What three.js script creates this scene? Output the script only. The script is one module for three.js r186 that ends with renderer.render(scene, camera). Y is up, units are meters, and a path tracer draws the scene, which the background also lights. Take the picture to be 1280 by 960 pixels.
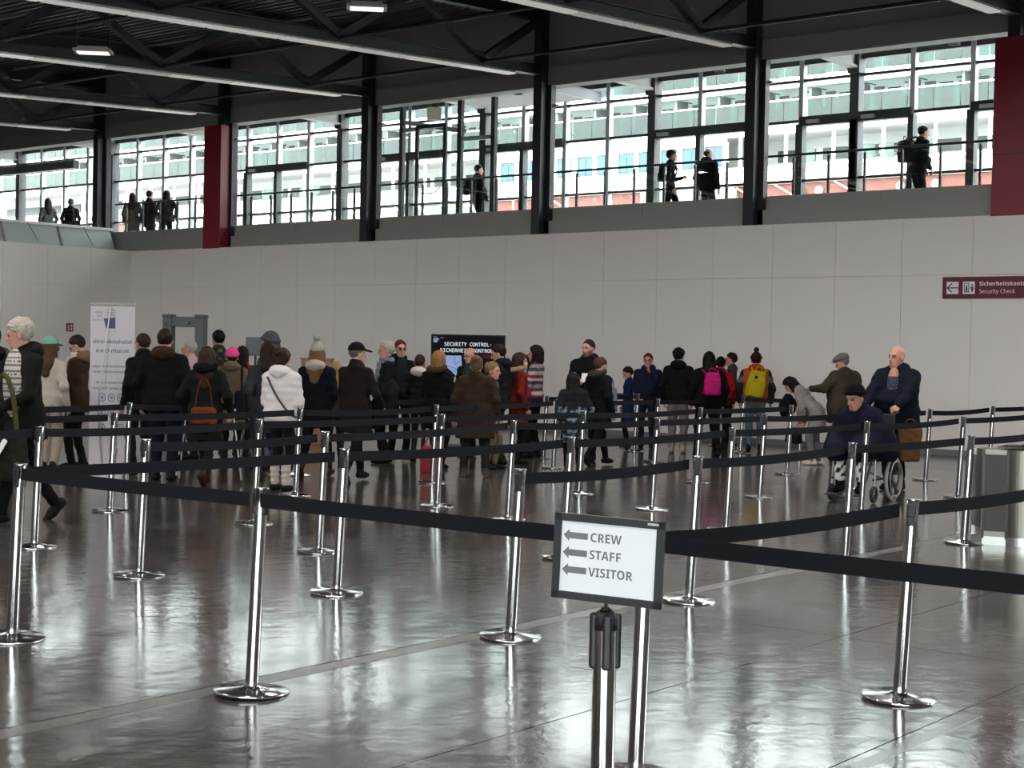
import * as THREE from 'three';
import { mergeGeometries } from 'three/addons/utils/BufferGeometryUtils.js';
import { RoundedBoxGeometry } from 'three/addons/geometries/RoundedBoxGeometry.js';
import { RectAreaLightUniformsLib } from 'three/addons/lights/RectAreaLightUniformsLib.js';

// ---------------------------------------------------------------- camera, sky, exposure
const scene = new THREE.Scene();
const renderer = new THREE.WebGLRenderer({ antialias: true });
renderer.toneMapping = THREE.LinearToneMapping;
renderer.toneMappingExposure = 1.0;
renderer.shadowMap.enabled = true;
RectAreaLightUniformsLib.init();

const camera = new THREE.PerspectiveCamera(28.37, 4 / 3, 0.1, 400);
camera.position.set(0, 1.62, 0);
camera.quaternion.setFromRotationMatrix(new THREE.Matrix4().makeBasis(
  new THREE.Vector3(0.77906, 0.01976, -0.62664),
  new THREE.Vector3(-0.02876, 0.99958, -0.00424),
  new THREE.Vector3(0.62629, 0.02133, 0.7793)));

// an even overcast sky: the zenith is brighter than the horizon, the same all the way round
{
  const W = 128, H = 64, d = new Float32Array(W * H * 4);
  for (let r = 0; r < H; r++) {
    const up = Math.sin(((r + 0.5) / H - 0.5) * Math.PI), L = SKY_LEVEL() * (up > 0 ? (1 + 1.1 * up) / 1.75 : 0.16);
    for (let c = 0; c < W; c++) d.set([L * 0.95, L * 1.0, L * 1.03, 1], (r * W + c) * 4);
  }
  const t = new THREE.DataTexture(d, W, H, THREE.RGBAFormat, THREE.FloatType);
  t.mapping = THREE.EquirectangularReflectionMapping; t.needsUpdate = true;
  t.magFilter = t.minFilter = THREE.LinearFilter;
  scene.background = t;
}
function SKY_LEVEL() { return 21.0; }
const LAMP = 1.0;   // strength of the hall's own lamps

// ---------------------------------------------------------------- helpers
let seed0 = 7;
function rng(s) { let a = s >>> 0; return () => { a = (a + 0x6d2b79f5) | 0; let t = Math.imul(a ^ (a >>> 15), 1 | a); t = (t + Math.imul(t ^ (t >>> 7), 61 | t)) ^ t; return ((t ^ (t >>> 14)) >>> 0) / 4294967296; }; }
const taken = {};
function numbered(n) { const k = taken[n] = (taken[n] ?? -1) + 1; return k ? n + '_' + String(k).padStart(3, '0') : n; }
const V = (x, y, z) => new THREE.Vector3(x, y, z);
function shade(m) { m.castShadow = true; m.receiveShadow = true; return m; }
function thing(name, label, category, p = [0, 0, 0], yaw = 0, group) {
  const o = new THREE.Group(); o.name = numbered(name); scene.add(o); o.position.set(...p); o.rotation.y = yaw;
  o.userData.label = label; o.userData.category = category; if (group) o.userData.group = group;
  return o;
}
function part(name, geo, mat, parent, label) {
  const m = shade(new THREE.Mesh(Array.isArray(geo) ? merge(geo) : geo, mat)); m.name = name; parent.add(m);
  if (label) m.userData.label = label;
  return m;
}
function single(name, geo, mat, label, category, group) {
  const m = shade(new THREE.Mesh(Array.isArray(geo) ? merge(geo) : geo, mat)); m.name = numbered(name); scene.add(m);
  m.userData.label = label; m.userData.category = category; if (group) m.userData.group = group;
  return m;
}
function struct(name, geo, mat) {
  const m = geo ? shade(new THREE.Mesh(Array.isArray(geo) ? merge(geo) : geo, mat)) : new THREE.Group();
  m.name = numbered(name); m.userData.kind = 'structure'; scene.add(m); return m;
}
function copyOf(root, label) { const c = root.clone(); c.name = numbered(root.name.replace(/_\d{3}$/, '')); scene.add(c); c.userData = { ...root.userData }; if (label) c.userData.label = label; return c; }
function merge(list) {
  const a = list.map((g) => { const q = g.index ? g.toNonIndexed() : g; for (const k of Object.keys(q.attributes)) if (!['position', 'normal', 'uv'].includes(k)) q.deleteAttribute(k); if (!q.attributes.uv) q.setAttribute('uv', new THREE.BufferAttribute(new Float32Array(q.attributes.position.count * 2), 2)); return q; });
  return mergeGeometries(a);
}
// a box whose uv are metres
function bx(w, h, d, x = 0, y = 0, z = 0, rx = 0, ry = 0, rz = 0) {
  const g = new THREE.BoxGeometry(w, h, d), uv = g.attributes.uv, s = [[d, h], [d, h], [w, d], [w, d], [w, h], [w, h]];
  for (let i = 0; i < 24; i++) { const f = s[Math.floor(i / 4)]; uv.setXY(i, uv.getX(i) * f[0] + x * 0.37, uv.getY(i) * f[1] + z * 0.53); }
  if (rx || ry || rz) g.applyMatrix4(new THREE.Matrix4().makeRotationFromEuler(new THREE.Euler(rx, ry, rz)));
  return g.translate(x, y, z);
}
function rb(w, h, d, x, y, z, r = 0.01, seg = 2) { return new RoundedBoxGeometry(w, h, d, seg, r).translate(x, y, z); }
function cyl(r1, r2, h, x, y, z, n = 20) { return new THREE.CylinderGeometry(r1, r2, h, n).translate(x, y, z); }
function lathe(pts, n = 32) { return new THREE.LatheGeometry(pts.map(([x, y]) => new THREE.Vector2(x, y)), n); }
// a box-section bar from a to b, w across, h deep
function bar(a, b, w, h) {
  const A = V(...a), B = V(...b), z = B.clone().sub(A), L = z.length(); z.normalize();
  const up = Math.abs(z.y) > 0.95 ? V(1, 0, 0) : V(0, 1, 0), x = up.clone().cross(z).normalize(), y = z.clone().cross(x);
  return bx(w, h, L).applyMatrix4(new THREE.Matrix4().makeBasis(x, y, z)).translate((a[0] + b[0]) / 2, (a[1] + b[1]) / 2, (a[2] + b[2]) / 2);
}
function tube(pts, r, n = 8, seg = 0) {
  return new THREE.TubeGeometry(new THREE.CatmullRomCurve3(pts.map((p) => V(...p)), false, 'centripetal'), seg || pts.length * 4, r, n, false);
}
function rod(a, b, r, n = 10) {
  const A = V(...a), B = V(...b), d = B.clone().sub(A), g = new THREE.CylinderGeometry(r, r, d.length(), n);
  g.applyQuaternion(new THREE.Quaternion().setFromUnitVectors(V(0, 1, 0), d.clone().normalize()));
  return g.translate((A.x + B.x) / 2, (A.y + B.y) / 2, (A.z + B.z) / 2);
}
const lin = (hex) => new THREE.Color(hex);
const std = (color, roughness = 0.8, metalness = 0, more = {}) => new THREE.MeshStandardMaterial({ color: typeof color === 'string' ? lin(color) : new THREE.Color().setRGB(...color), roughness, metalness, ...more });

// smooth tiling noise in a texture: octaves of value noise, optionally stretched
function noiseField(N, base, oct, s, sx = 1) {
  const out = new Float32Array(N * N); let amp = 1, sum = 0;
  for (let o = 0; o < oct; o++) {
    const ny = base << o, nx = Math.max(1, Math.round(ny * sx)), r = rng(s + o * 977), lat = new Float32Array(nx * ny).map(() => r());
    for (let y = 0; y < N; y++) {
      const fy = y / N * ny, iy = Math.floor(fy), ty = fy - iy, wy = ty * ty * (3 - 2 * ty), r0 = (iy % ny) * nx, r1 = ((iy + 1) % ny) * nx;
      for (let x = 0; x < N; x++) {
        const fx = x / N * nx, ix = Math.floor(fx), tx = fx - ix, wx = tx * tx * (3 - 2 * tx), a = ix % nx, b = (ix + 1) % nx;
        out[y * N + x] += amp * ((lat[r0 + a] * (1 - wx) + lat[r0 + b] * wx) * (1 - wy) + (lat[r1 + a] * (1 - wx) + lat[r1 + b] * wx) * wy);
      }
    }
    sum += amp; amp *= 0.55;
  }
  return out.map((v) => v / sum);
}
function dataTex(N, fn, srgb, metres) {
  const d = new Uint8Array(N * N * 4);
  for (let i = 0; i < N * N; i++) { const c = fn(i); d.set([c[0] * 255, c[1] * 255, c[2] * 255, 255].map((v) => Math.max(0, Math.min(255, Math.round(v)))), i * 4); }
  const t = new THREE.DataTexture(d, N, N, THREE.RGBAFormat); t.wrapS = t.wrapT = THREE.RepeatWrapping; t.magFilter = THREE.LinearFilter; t.minFilter = THREE.LinearMipmapLinearFilter; t.generateMipmaps = true;
  if (srgb) t.colorSpace = THREE.SRGBColorSpace;
  t.repeat.set(1 / metres, 1 / metres); t.needsUpdate = true; return t;
}
function canvasTex(w, h, draw) {
  const c = document.createElement('canvas'); c.width = w; c.height = h; const k = c.getContext('2d'); draw(k, w, h);
  const t = new THREE.CanvasTexture(c); t.colorSpace = THREE.SRGBColorSpace; return t;
}
// a flat printed face, w by h, facing +z
function face(w, h, x, y, z) { return new THREE.PlaneGeometry(w, h).translate(x, y, z); }

// ---------------------------------------------------------------- materials
const nA = noiseField(512, 4, 6, 11), nB = noiseField(512, 8, 5, 41), nC = noiseField(512, 3, 4, 91, 1), nD = noiseField(512, 40, 4, 17);
const M = {};
M.floor = new THREE.MeshPhysicalMaterial({
  color: 0xffffff, roughness: 1, metalness: 0, ior: 2.0,
  map: dataTex(512, (i) => { const v = 0.25 + 0.07 * (nA[i] - 0.5) * 2 + 0.05 * (nB[i] - 0.5) + 0.11 * (nD[i] - 0.5); return [v * 1.03, v * 0.985, v * 0.935]; }, true, 2.9),
  roughnessMap: dataTex(512, (i) => { const v = 0.13 + 0.06 * (nC[i] - 0.4) + 0.05 * (nB[i] - 0.5) + 0.05 * (nD[i] - 0.5); return [v, v, v]; }, false, 4.3),
  bumpMap: dataTex(512, (i) => { const v = 0.55 * nA[i] + 0.45 * nB[i]; return [v, v, v]; }, false, 0.62), bumpScale: 0.0021,
});
M.strip = new THREE.MeshPhysicalMaterial({ color: new THREE.Color().setRGB(0.06, 0.045, 0.035), roughness: 0.24, ior: 1.7 }); M.stripDark = new THREE.MeshPhysicalMaterial({ color: new THREE.Color().setRGB(0.02, 0.02, 0.019), roughness: 0.2, ior: 1.7 }); M.groove = std([0.05, 0.05, 0.05], 0.9);
M.wall = std([0.74, 0.7, 0.67], 0.75, 0, { bumpMap: dataTex(256, (i) => { const v = nB[i % 65536 ? i : 0]; return [v, v, v]; }, false, 0.7), bumpScale: 0.0006 });
M.grey = std([0.30, 0.295, 0.28], 0.7); M.greyDark = std([0.16, 0.157, 0.15], 0.75); M.fascia = std([0.27, 0.265, 0.26], 0.8);
M.black = std([0.012, 0.013, 0.016], 0.45); M.blackMatt = std([0.014, 0.014, 0.015], 0.8); M.roof = std([0.055, 0.052, 0.05], 0.6, 0.2);
M.steelPaint = std([0.02, 0.023, 0.027], 0.5, 0.1); M.mullion = std([0.3, 0.31, 0.33], 0.5, 0.1); M.mullionDark = std([0.03, 0.033, 0.037], 0.5, 0.2);
M.red = std([0.21, 0.007, 0.02], 0.42); M.signRed = std([0.13, 0.008, 0.02], 0.5);
M.steel = std([0.62, 0.61, 0.6], 0.13, 1); M.steelDull = std([0.5, 0.49, 0.47], 0.3, 1);
M.brushed = new THREE.MeshPhysicalMaterial({ color: new THREE.Color().setRGB(0.2, 0.185, 0.16), roughness: 0.32, metalness: 1 });
M.belt = new THREE.MeshPhysicalMaterial({ color: new THREE.Color().setRGB(0.011, 0.011, 0.015), roughness: 0.9, specularIntensity: 0.35 }); M.white = std([0.8, 0.8, 0.79], 0.5); M.offWhite = std([0.6, 0.59, 0.57], 0.6);
M.glass = new THREE.MeshPhysicalMaterial({ color: new THREE.Color().setRGB(0.95, 0.98, 0.965), roughness: 0, transmission: 1, thickness: 0, ior: 1.5 });
M.rubber = std([0.02, 0.02, 0.02], 0.7);
// ================================================================ THE HALL
const ZW = -24.8, ROOF = (z) => 8.83 - 0.056 * (z + 25.2), X0 = -52, X1 = 14, Z1 = 22, ZF = -29.0;   // back wall, roof line, ends, far facade
const GALLERY = 4.35;                                                                             // floor level of the upper walkway

// floor: a base with slabs whose joints are recessed
{
  const floor = struct('floor', [bx(X1 - X0 + 0.6, 0.3, Z1 - ZW + 0.8, (X0 + X1) / 2, -0.162, (Z1 + ZW) / 2 - 0.2)], M.groove);
  const slab = (x0, x1, z0, z1) => {
    const g = bx(x1 - x0 - 0.007, 0.012, z1 - z0 - 0.007, (x0 + x1) / 2, -0.006, (z0 + z1) / 2), p = g.attributes.position, uv = g.attributes.uv;
    for (let i = 0; i < p.count; i++) uv.setXY(i, p.getX(i), p.getZ(i));
    return part('floor_slab', g, M.floor, floor);
  };
  const xs = [-5.46, -4.0, -2.74, -1.35, 0.05], zs = [-16.2, -13.45, -10.75, -8.07, -6.77, -2.7];
  for (let i = 0; i < xs.length - 1; i++) for (let j = 0; j < zs.length - 1; j++) slab(xs[i], xs[i + 1], zs[j], zs[j + 1]);
  slab(X0, -5.6, ZW - 0.2, Z1);                          // the smooth field under the queue
  slab(-5.46, X1, ZW - 0.2, -16.2); slab(0.05, X1, -16.2, -2.7); slab(-5.46, X1, -2.7, Z1);
  part('joint_strip', bx(0.133, 0.012, Z1 - ZW, -5.53, -0.0065, (Z1 + ZW) / 2), M.strip, floor, 'brownish filled strip along the joint');
  for (const [x, z0, z1] of [[-2.71, -6.74, -4.1], [-2.71, -9.3, -8.1]]) part('joint_strip', bx(0.07, 0.003, z1 - z0, x + 0.05, 0.0006, (z0 + z1) / 2), M.stripDark, floor, 'dark filled strip along the joint');
}

// back wall of white panels, with a skirting; a side wall of the same panels at its left end
{
  const XL = -32.8, TOP = 4.05;
  const panels = (w, n, start, step, horizontal) => {
    for (let i = 0; i < n; i++) for (const [y0, y1] of [[0.1, 3.07], [3.07, TOP]]) {
      const a = start + i * step, b = a + step, c = (a + b) / 2, len = step - 0.006, h = y1 - y0 - 0.006;
      part('wall_panel', horizontal ? bx(len, h, 0.03, c, (y0 + y1) / 2, ZW + 0.015) : bx(0.03, h, len, XL + 0.015, (y0 + y1) / 2, c), M.wall, w);
    }
  };
  const back = struct('wall_back', bx(X1 - XL, TOP - 0.03, 0.2, (X1 + XL) / 2, (TOP - 0.03) / 2, ZW - 0.1), M.offWhite);
  panels(back, 37, XL, 1.2652, true);
  const left = struct('wall_left', bx(0.2, TOP - 0.03, 14, XL - 0.1, (TOP - 0.03) / 2, ZW + 7), M.offWhite);
  panels(left, 11, ZW + 0.03, 1.2652, false);
  struct('baseboard_back', [bx(X1 - XL, 0.1, 0.05, (X1 + XL) / 2, 0.05, ZW + 0.025)], M.greyDark);
  struct('baseboard_left', [bx(0.05, 0.1, 13.9, XL + 0.025, 0.05, ZW + 7)], M.greyDark);
  struct('trim', [bx(X1 - XL, 0.03, 0.26, (X1 + XL) / 2, TOP - 0.015, ZW - 0.09), bx(0.26, 0.03, 14, XL - 0.09, TOP - 0.015, ZW + 7)], M.wall);
}
// wall behind the panels up to the walkway, its stepped edge, the deep beam above the opening
{
  struct('wall_under_walkway', [bx(X1 - X0, 4.35, 0.2, (X1 + X0) / 2, 2.175, -25.2), bx(0.2, 4.5, 16, -34.4, 2.25, ZW + 7.6)], M.grey);
  const edge = struct('trim', null);
  // the edge is clad in plates about 5 m long, upper row darker than the lower
  const cuts = [-52, -47, -42, -37, -34.5, -32, -27, -22.3, -17, -11.9, -7, -2, 3, 8, 14];
  for (let i = 0; i < cuts.length - 1; i++) {
    const a = cuts[i], b = cuts[i + 1];
    if (a < -34.6) continue;
    part('edge_plate', bx(b - a - 0.012, 0.36, 0.05, (a + b) / 2, 4.44, -25.2), M.grey, edge);
    part('edge_plate', bx(b - a - 0.012, 0.45, 0.05, (a + b) / 2, 4.035, -25.1), M.fascia, edge);
  }
  struct('floor_of_walkway', [bx(X1 - X0, 0.3, 4.2, (X1 + X0) / 2, GALLERY - 0.15, -27.15), bx(-34.3 - X0, 0.3, 15, (X0 - 34.3) / 2, GALLERY - 0.15, -17.6)], M.grey);
  struct('wall_above_walkway', [bx(X1 - X0, 1.32, 0.2, (X1 + X0) / 2, 8.2, -25.3), bx(X1 - X0, 0.36, 0.3, (X1 + X0) / 2, 7.36, -25.25), bx(X1 - X0, 0.05, 0.36, (X1 + X0) / 2, 7.165, -25.24)], M.fascia);
}
// roof of trapezoidal sheet: ribs run along the hall
{
  const pr = [], L = X1 - X0 + 0.6, n = Math.round((Z1 + 29.4) / 0.25);
  const sh = new THREE.Shape(); let first = true;
  const put = (z, y) => { if (first) { sh.moveTo(z, y); first = false; } else sh.lineTo(z, y); };
  for (let i = 0; i < n; i++) { const z = -29.4 + i * 0.25; for (const [dz, dy] of [[0, 0], [0.09, 0], [0.12, 0.07], [0.21, 0.07], [0.24, 0]]) put(z + dz, ROOF(z + dz) + dy); }
  put(Z1 + 0.2, ROOF(Z1 + 0.2) + 0.3); put(-29.4, ROOF(-29.4) + 0.3);
  const g = new THREE.ExtrudeGeometry(sh, { depth: L, bevelEnabled: false }); g.applyMatrix4(new THREE.Matrix4().makeBasis(V(0, 0, 1), V(0, 1, 0), V(1, 0, 0))); 
  const idx = g.attributes.position; g.translate(X0 - 0.3, 0, 0);
  // makeBasis(z, y, x) mirrors: turn the triangles round
  for (let i = 0; i < idx.count; i += 3) for (const a of Object.values(g.attributes)) for (let k = 0; k < a.itemSize; k++) { const t = a.array[(i + 1) * a.itemSize + k]; a.array[(i + 1) * a.itemSize + k] = a.array[(i + 2) * a.itemSize + k]; a.array[(i + 2) * a.itemSize + k] = t; }
  g.computeVertexNormals();
  struct('ceiling', g, M.roof);
}
// end walls; the right and rear sides are glazed
function glazing(name, along, fixed, a, b, y0, top, step, frame) {
  const w = struct(name, null), mk = (s, c, y, h) => along === 'x' ? bx(s, h, 0.12, c, y, fixed) : bx(0.12, h, s, fixed, y, c);
  const n = Math.round((b - a) / step), g = [];
  for (let i = 0; i <= n; i++) { const c = a + (b - a) * i / n, t = top(along === 'x' ? fixed : c); g.push(mk(0.1, c, (y0 + t) / 2, t - y0)); }
  g.push(mk(b - a, (a + b) / 2, y0 + 0.05, 0.1), mk(b - a, (a + b) / 2, y0 + 3, 0.1));
  part('frame', g, frame, w);
  for (let i = 0; i < n; i++) { const c = a + (b - a) * (i + 0.5) / n, t = top(along === 'x' ? fixed : c); part('pane', along === 'x' ? bx((b - a) / n - 0.1, t - y0, 0.012, c, (y0 + t) / 2, fixed) : bx(0.012, t - y0, (b - a) / n - 0.1, fixed, (y0 + t) / 2, c), M.glass, w); }
  return w;
}
glazing('window', 'x', Z1, 0, X1 - 0.2, 0.3, () => ROOF(Z1), 4.4, M.mullion);
glazing('window', 'z', X1, 6, Z1 - 0.2, 0.3, (z) => ROOF(z) - 0.3, 4.4, M.mullion);
struct('wall_rear', [bx(X1 - X0, 0.3, 0.3, (X0 + X1) / 2, 0.15, Z1), bx(-X0, 6.7, 0.3, X0 / 2, 3.35, Z1)], M.offWhite);
struct('wall_right', [bx(0.3, 0.3, Z1 - ZW, X1, 0.15, (Z1 + ZW) / 2), bx(0.3, 9, 35.2, X1 + 0.01, 4.5, -11.6)], M.offWhite);
struct('wall_far_left', bx(0.3, 9, Z1 + 29.3, X0, 4.5, (Z1 - 29.3) / 2), M.offWhite);

// columns along the walkway, two of them clad in red
const COLS = [-34.5, -29.4, -24.42, -19.45, -14.42, -9.45];
for (const [i, x] of COLS.entries()) {
  const c = struct('column', null);
  part('upper_shaft', bx(0.21, 4.85, 0.22, x, 4.02 + 2.4, -24.96), M.steelPaint, c);
  part('lower_shaft', [bx(0.16, 3.1, 0.16, x + 0.13, 4.06 + 1.55, -25.13), bx(0.05, 3.1, 0.24, x + 0.06, 4.06 + 1.55, -25.02)], M.black, c);
  part('bracket', bx(0.3, 0.05, 0.1, x + 0.12, 6.75, -25.2), M.grey, c);
  if (i === 1 || i === 5) {
    const r = part('cladding', rb(i === 1 ? 0.64 : 0.62, i === 1 ? 3.05 : 2.95, 0.56, i === 1 ? x - 0.18 : x + 0.03, 4.04 + (i === 1 ? 1.52 : 1.47), -25.03, 0.01), M.red, c, 'dark red cladding');
    part('cladding_joint', bx(i === 1 ? 0.648 : 0.628, 0.012, 0.568, i === 1 ? x - 0.18 : x + 0.03, 5.05, -25.03), M.black, r);
  }
}
// far facade of the walkway: bays of four lights between dark posts, with a door in each bay
function facadeBay(x0, x1, doors) {
  const w = struct('window', null), z = ZF, top = 8.55, n = 4, fr = [], dk = [], rail = [];
  for (let i = 1; i < n; i++) fr.push(bx(0.1, top - GALLERY, 0.16, x0 + (x1 - x0) * i / n, (top + GALLERY) / 2, z));
  for (const y of [6.62, 7.47]) rail.push(bx(x1 - x0, 0.055, 0.1, (x0 + x1) / 2, y, z + 0.02));
  rail.push(bx(x1 - x0, 0.055, 0.1, (x0 + x1) / 2, 5.36, z + 0.02));
  part('beam', bx(x1 - x0, 0.12, 0.14, (x0 + x1) / 2, 7.86, z - 0.02), M.mullionDark, w);
  for (const g of fr) part('mullion', g, M.mullion, w); for (const g of rail) part('transom', g, M.mullionDark, w);
  part('post', [bx(0.2, top - GALLERY, 0.26, x0, (top + GALLERY) / 2, z), bx(0.26, 0.5, 0.3, x0, 7.75, z + 0.05)], M.mullionDark, w);
  const lights = (x1 - x0) / n;
  for (const [i, s] of doors) {            // a door two lights wide: heavy head, closer, leaves
    const a = x0 + lights * i, b = a + lights * s, d = part('door_frame', [bx(b - a, 0.2, 0.2, (a + b) / 2, 6.6, z + 0.04), bx(0.16, 2.2, 0.2, a, 5.45, z + 0.04), bx(0.12, 2.2, 0.2, a + lights, 5.45, z + 0.04)], M.mullionDark, w);
    part('door_closer', bx(0.3, 0.07, 0.08, a + 0.35, 6.58, z + 0.18), M.steelDull, d);
  }
  const ys = [GALLERY, 5.36, 6.62, 7.47, top];
  for (let i = 0; i < n; i++) for (let k = 0; k < ys.length - 1; k++) part('pane', bx(lights - 0.1, ys[k + 1] - ys[k] - 0.05, 0.012, x0 + lights * (i + 0.5), (ys[k] + ys[k + 1]) / 2, z), M.glass, w);
}
const BAYS = [-49.3, -44.3, -39.3, -34.3, -29.3, -24.3, -19.3, -14.3, -9.3, -4.3, 0.7, 5.7];
const DOORS = { 3: [[1, 2]], 4: [[1, 2]], 5: [[0, 2]], 6: [[0, 2], [3, 1]], 7: [[0, 1], [2, 2]] };
for (let i = 0; i < BAYS.length - 1; i++) facadeBay(BAYS[i], BAYS[i + 1], DOORS[i] ?? []);
// deep beams that carry the walkway roof from the columns to the facade posts
for (const x of BAYS.slice(1, 9)) struct('roof_beam', [bx(0.2, 0.05, 3.6, x + 0.0, 7.62, -27.1), bx(0.2, 0.05, 3.6, x, 7.95, -27.1), bx(0.06, 0.33, 3.6, x, 7.78, -27.1)], M.grey);
struct('roof_beam', bx(13, 0.24, 0.2, -45.2, 6.95, -27.2), M.mullionDark);
// railing of steel posts, a handrail and glass sheets along the walkway edge
{
  const y0 = 4.62, y1 = 5.38, z = -25.32, from = -34.2, to = 12;
  const r = thing('walkway_railing', 'long walkway railing of dark handrail, slim posts and clear glass above the white wall', 'railing', [0, 0, 0]);
  part('handrail', rod([from, y1, z], [to, y1, z], 0.024, 12), M.mullionDark, r);
  for (let x = -33.75, k = 0; x < to; x += 0.715, k++) {
    if (x > -8.8 && k % 2) continue;
    part('post', [bx(0.035, y1 - y0 - 0.06, 0.05, x, (y0 + y1) / 2 - 0.02, z), bx(0.012, 0.08, 0.012, x, y1 - 0.04, z)], M.mullionDark, r);
  }
  for (let x = -33.75; x < to - 2.1; x += 2.145) part('glass_sheet', bx(2.12, y1 - y0 - 0.05, 0.012, x + 1.07, (y0 + y1) / 2 - 0.03, z - 0.04), M.glass, r);
}
// the lower side gallery at the left: a leaning glazed parapet with a pale capping
{
  const r = thing('gallery_parapet', 'leaning pale green glazed parapet with white capping left of the first column', 'parapet');
  const gl = std([0.5, 0.54, 0.51], 0.08);
  for (let i = 0; i < 6; i++) part('glass_panel', bx(0.02, 1.0, 1.62, 0, 0, 0, 0, 0, 0.42).translate(-33.72, 4.2, -24.1 + i * 1.66), gl, r);
  for (let i = 0; i < 6; i++) part('seam', bar([-33.93, 3.78, -24.7 + i * 1.66], [-33.5, 4.62, -23.8 + i * 1.66], 0.02, 0.02), M.grey, r);
  part('capping', bx(0.14, 0.07, 10, -33.9, 4.66, -20.0), M.white, r);
  for (let i = 0; i < 6; i++) part('bar', bx(0.05, 1.0, 0.05, 0, 0, 0, 0, 0, 0.42).translate(-33.68, 4.2, -23.27 + i * 1.66), M.grey, r);
}
// glass vestibule on the walkway between the third and fourth columns
{
  const x0 = -24.1, x1 = -20.35, z0 = -26.2, z1 = -28.85, top = 7.3;
  const v = thing('glass_vestibule', 'glass vestibule with white soffit and dark door frames on the walkway', 'vestibule');
  part('soffit', bx(3.2, 0.14, 2.5, -22.3, 7.62, -27.6), M.fascia, v);
  part('soffit_edge', [bx(3.3, 0.12, 0.06, -22.3, 7.5, -26.33), bx(0.06, 0.2, 2.5, -20.72, 7.55, -27.6)], M.mullion, v);
  const f = [];
  for (const [x, z] of [[-24.5, z0], [-22.7, z0], [-21.75, -26.25]]) f.push(bx(0.11, top - GALLERY, 0.11, x, (top + GALLERY) / 2, z));
  for (const g of f) part('post', g, M.mullionDark, v);
  part('head_rail', [bx(1.0, 0.09, 0.09, -24.0, 6.75, z0), bar([-22.7, 6.42, z0], [-21.75, 6.42, -26.25], 0.08, 0.09), bar([-24.5, 6.95, z0], [-22.7, 6.62, -26.4], 0.06, 0.1)], M.mullion, v);
  const d = part('door_leaf', [bx(0.08, 2.4, 0.06, -23.75, GALLERY + 1.2, z0 + 0.3), bx(0.08, 2.4, 0.06, -22.9, GALLERY + 1.2, z0 + 0.3), bx(0.85, 0.09, 0.06, -23.33, GALLERY + 2.38, z0 + 0.3)], M.mullionDark, v);
  part('handle', tube([[-22.98, 5.3, z0 + 0.36], [-23.1, 5.2, z0 + 0.4], [-23.6, 5.2, z0 + 0.4]], 0.015), M.steelDull, d);
  part('pane', bx(1.7, 2.3, 0.012, -23.1, GALLERY + 1.15, z0 - 0.03), M.glass, v);
  part('pane', bx(0.012, 2.3, 1.5, -21.65, GALLERY + 1.15, -26.85, 0, 0.7, 0), M.glass, v);
}
// ---------------------------------------------------------------- roof trusses with light strips
const chordY = (z) => 7.05 - 0.0565 * (z + 20);      // underside of the bottom chord
const STRIPS = [0.26, 0.4, 0.52, 0.34].map((k) => new THREE.MeshStandardMaterial({ color: 0x222222, emissive: new THREE.Color().setRGB(1, 0.99, 0.93), emissiveIntensity: k })), stripR = rng(77);
const ord = ['first', 'second', 'third', 'fourth', 'fifth', 'sixth', 'seventh', 'eighth', 'ninth'];
const hung = ['farthest left, above the window at the left edge', 'second from the left, above the left red column', 'third from the left, left of the vestibule', 'fourth from the left, long light strip crossing the upper picture', 'fifth from the left, right of the middle', 'at the upper right corner above the right red column'];
for (const [i, x] of COLS.entries()) {
  const t = thing('roof_truss', 'black steel roof truss ' + hung[i], 'truss', [0, 0, 0]), zE = 6;
  const I = (y, h, w, z0, z1, f) => [bar([x, f(z0) + y, z0], [x, f(z1) + y, z1], w, 0.02), bar([x, f(z0) + y + h, z0], [x, f(z1) + y + h, z1], w, 0.02), bar([x, f(z0) + y + h / 2, z0], [x, f(z1) + y + h / 2, z1], 0.03, h)];
  part('bottom_chord', I(0.03, 0.19, 0.2, -24.9, zE, chordY), M.steelPaint, t);
  part('top_chord', I(-0.34, 0.3, 0.2, -24.9, zE, ROOF), M.steelPaint, t);
  const low = (z) => chordY(z) + 0.16, hi = (z) => ROOF(z) - 0.25;
  for (let k = 0; k < 7; k++) { const z = -23.05 + k * 3.95; part('diagonal', bar([x, low(z), z], [x, hi(z - 1.98), z - 1.98], 0.13, 0.15), M.steelPaint, t); part('diagonal', bar([x, low(z), z], [x, hi(z + 1.97), z + 1.97], 0.13, 0.15), M.steelPaint, t); part('gusset', bx(0.04, 0.2, 0.5, x, low(z) + 0.05, z), M.steelPaint, t); }
  const s = thing('light_strip', 'slim light strip of the truss ' + hung[i].replace(', long light strip crossing the upper picture', ', crossing the top of the picture'), 'lamp', [0, 0, 0], 0, 'light strips under the trusses');
  part('housing', bar([x, chordY(-24) - 0.0, -24.0], [x, chordY(zE), zE], 0.22, 0.035), M.steelDull, s);
  for (let k = 0; k < 19; k++) { const a = -24.0 + k * 1.57, b = a + 1.51; part('diffuser', bar([x, chordY(a) - 0.03, a], [x, chordY(b) - 0.03, b], 0.2, 0.03), STRIPS[Math.floor(stripR() * 4)], s); }
  const L = new THREE.RectAreaLight(new THREE.Color().setRGB(1, 0.98, 0.92), 0.55 * LAMP, 0.2, 29.5); L.position.set(x, chordY(-9.25) - 0.055, -9.25); L.lookAt(x, -50, -9.25); L.rotation.set(-Math.PI / 2, 0, 0); scene.add(L);
}
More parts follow.
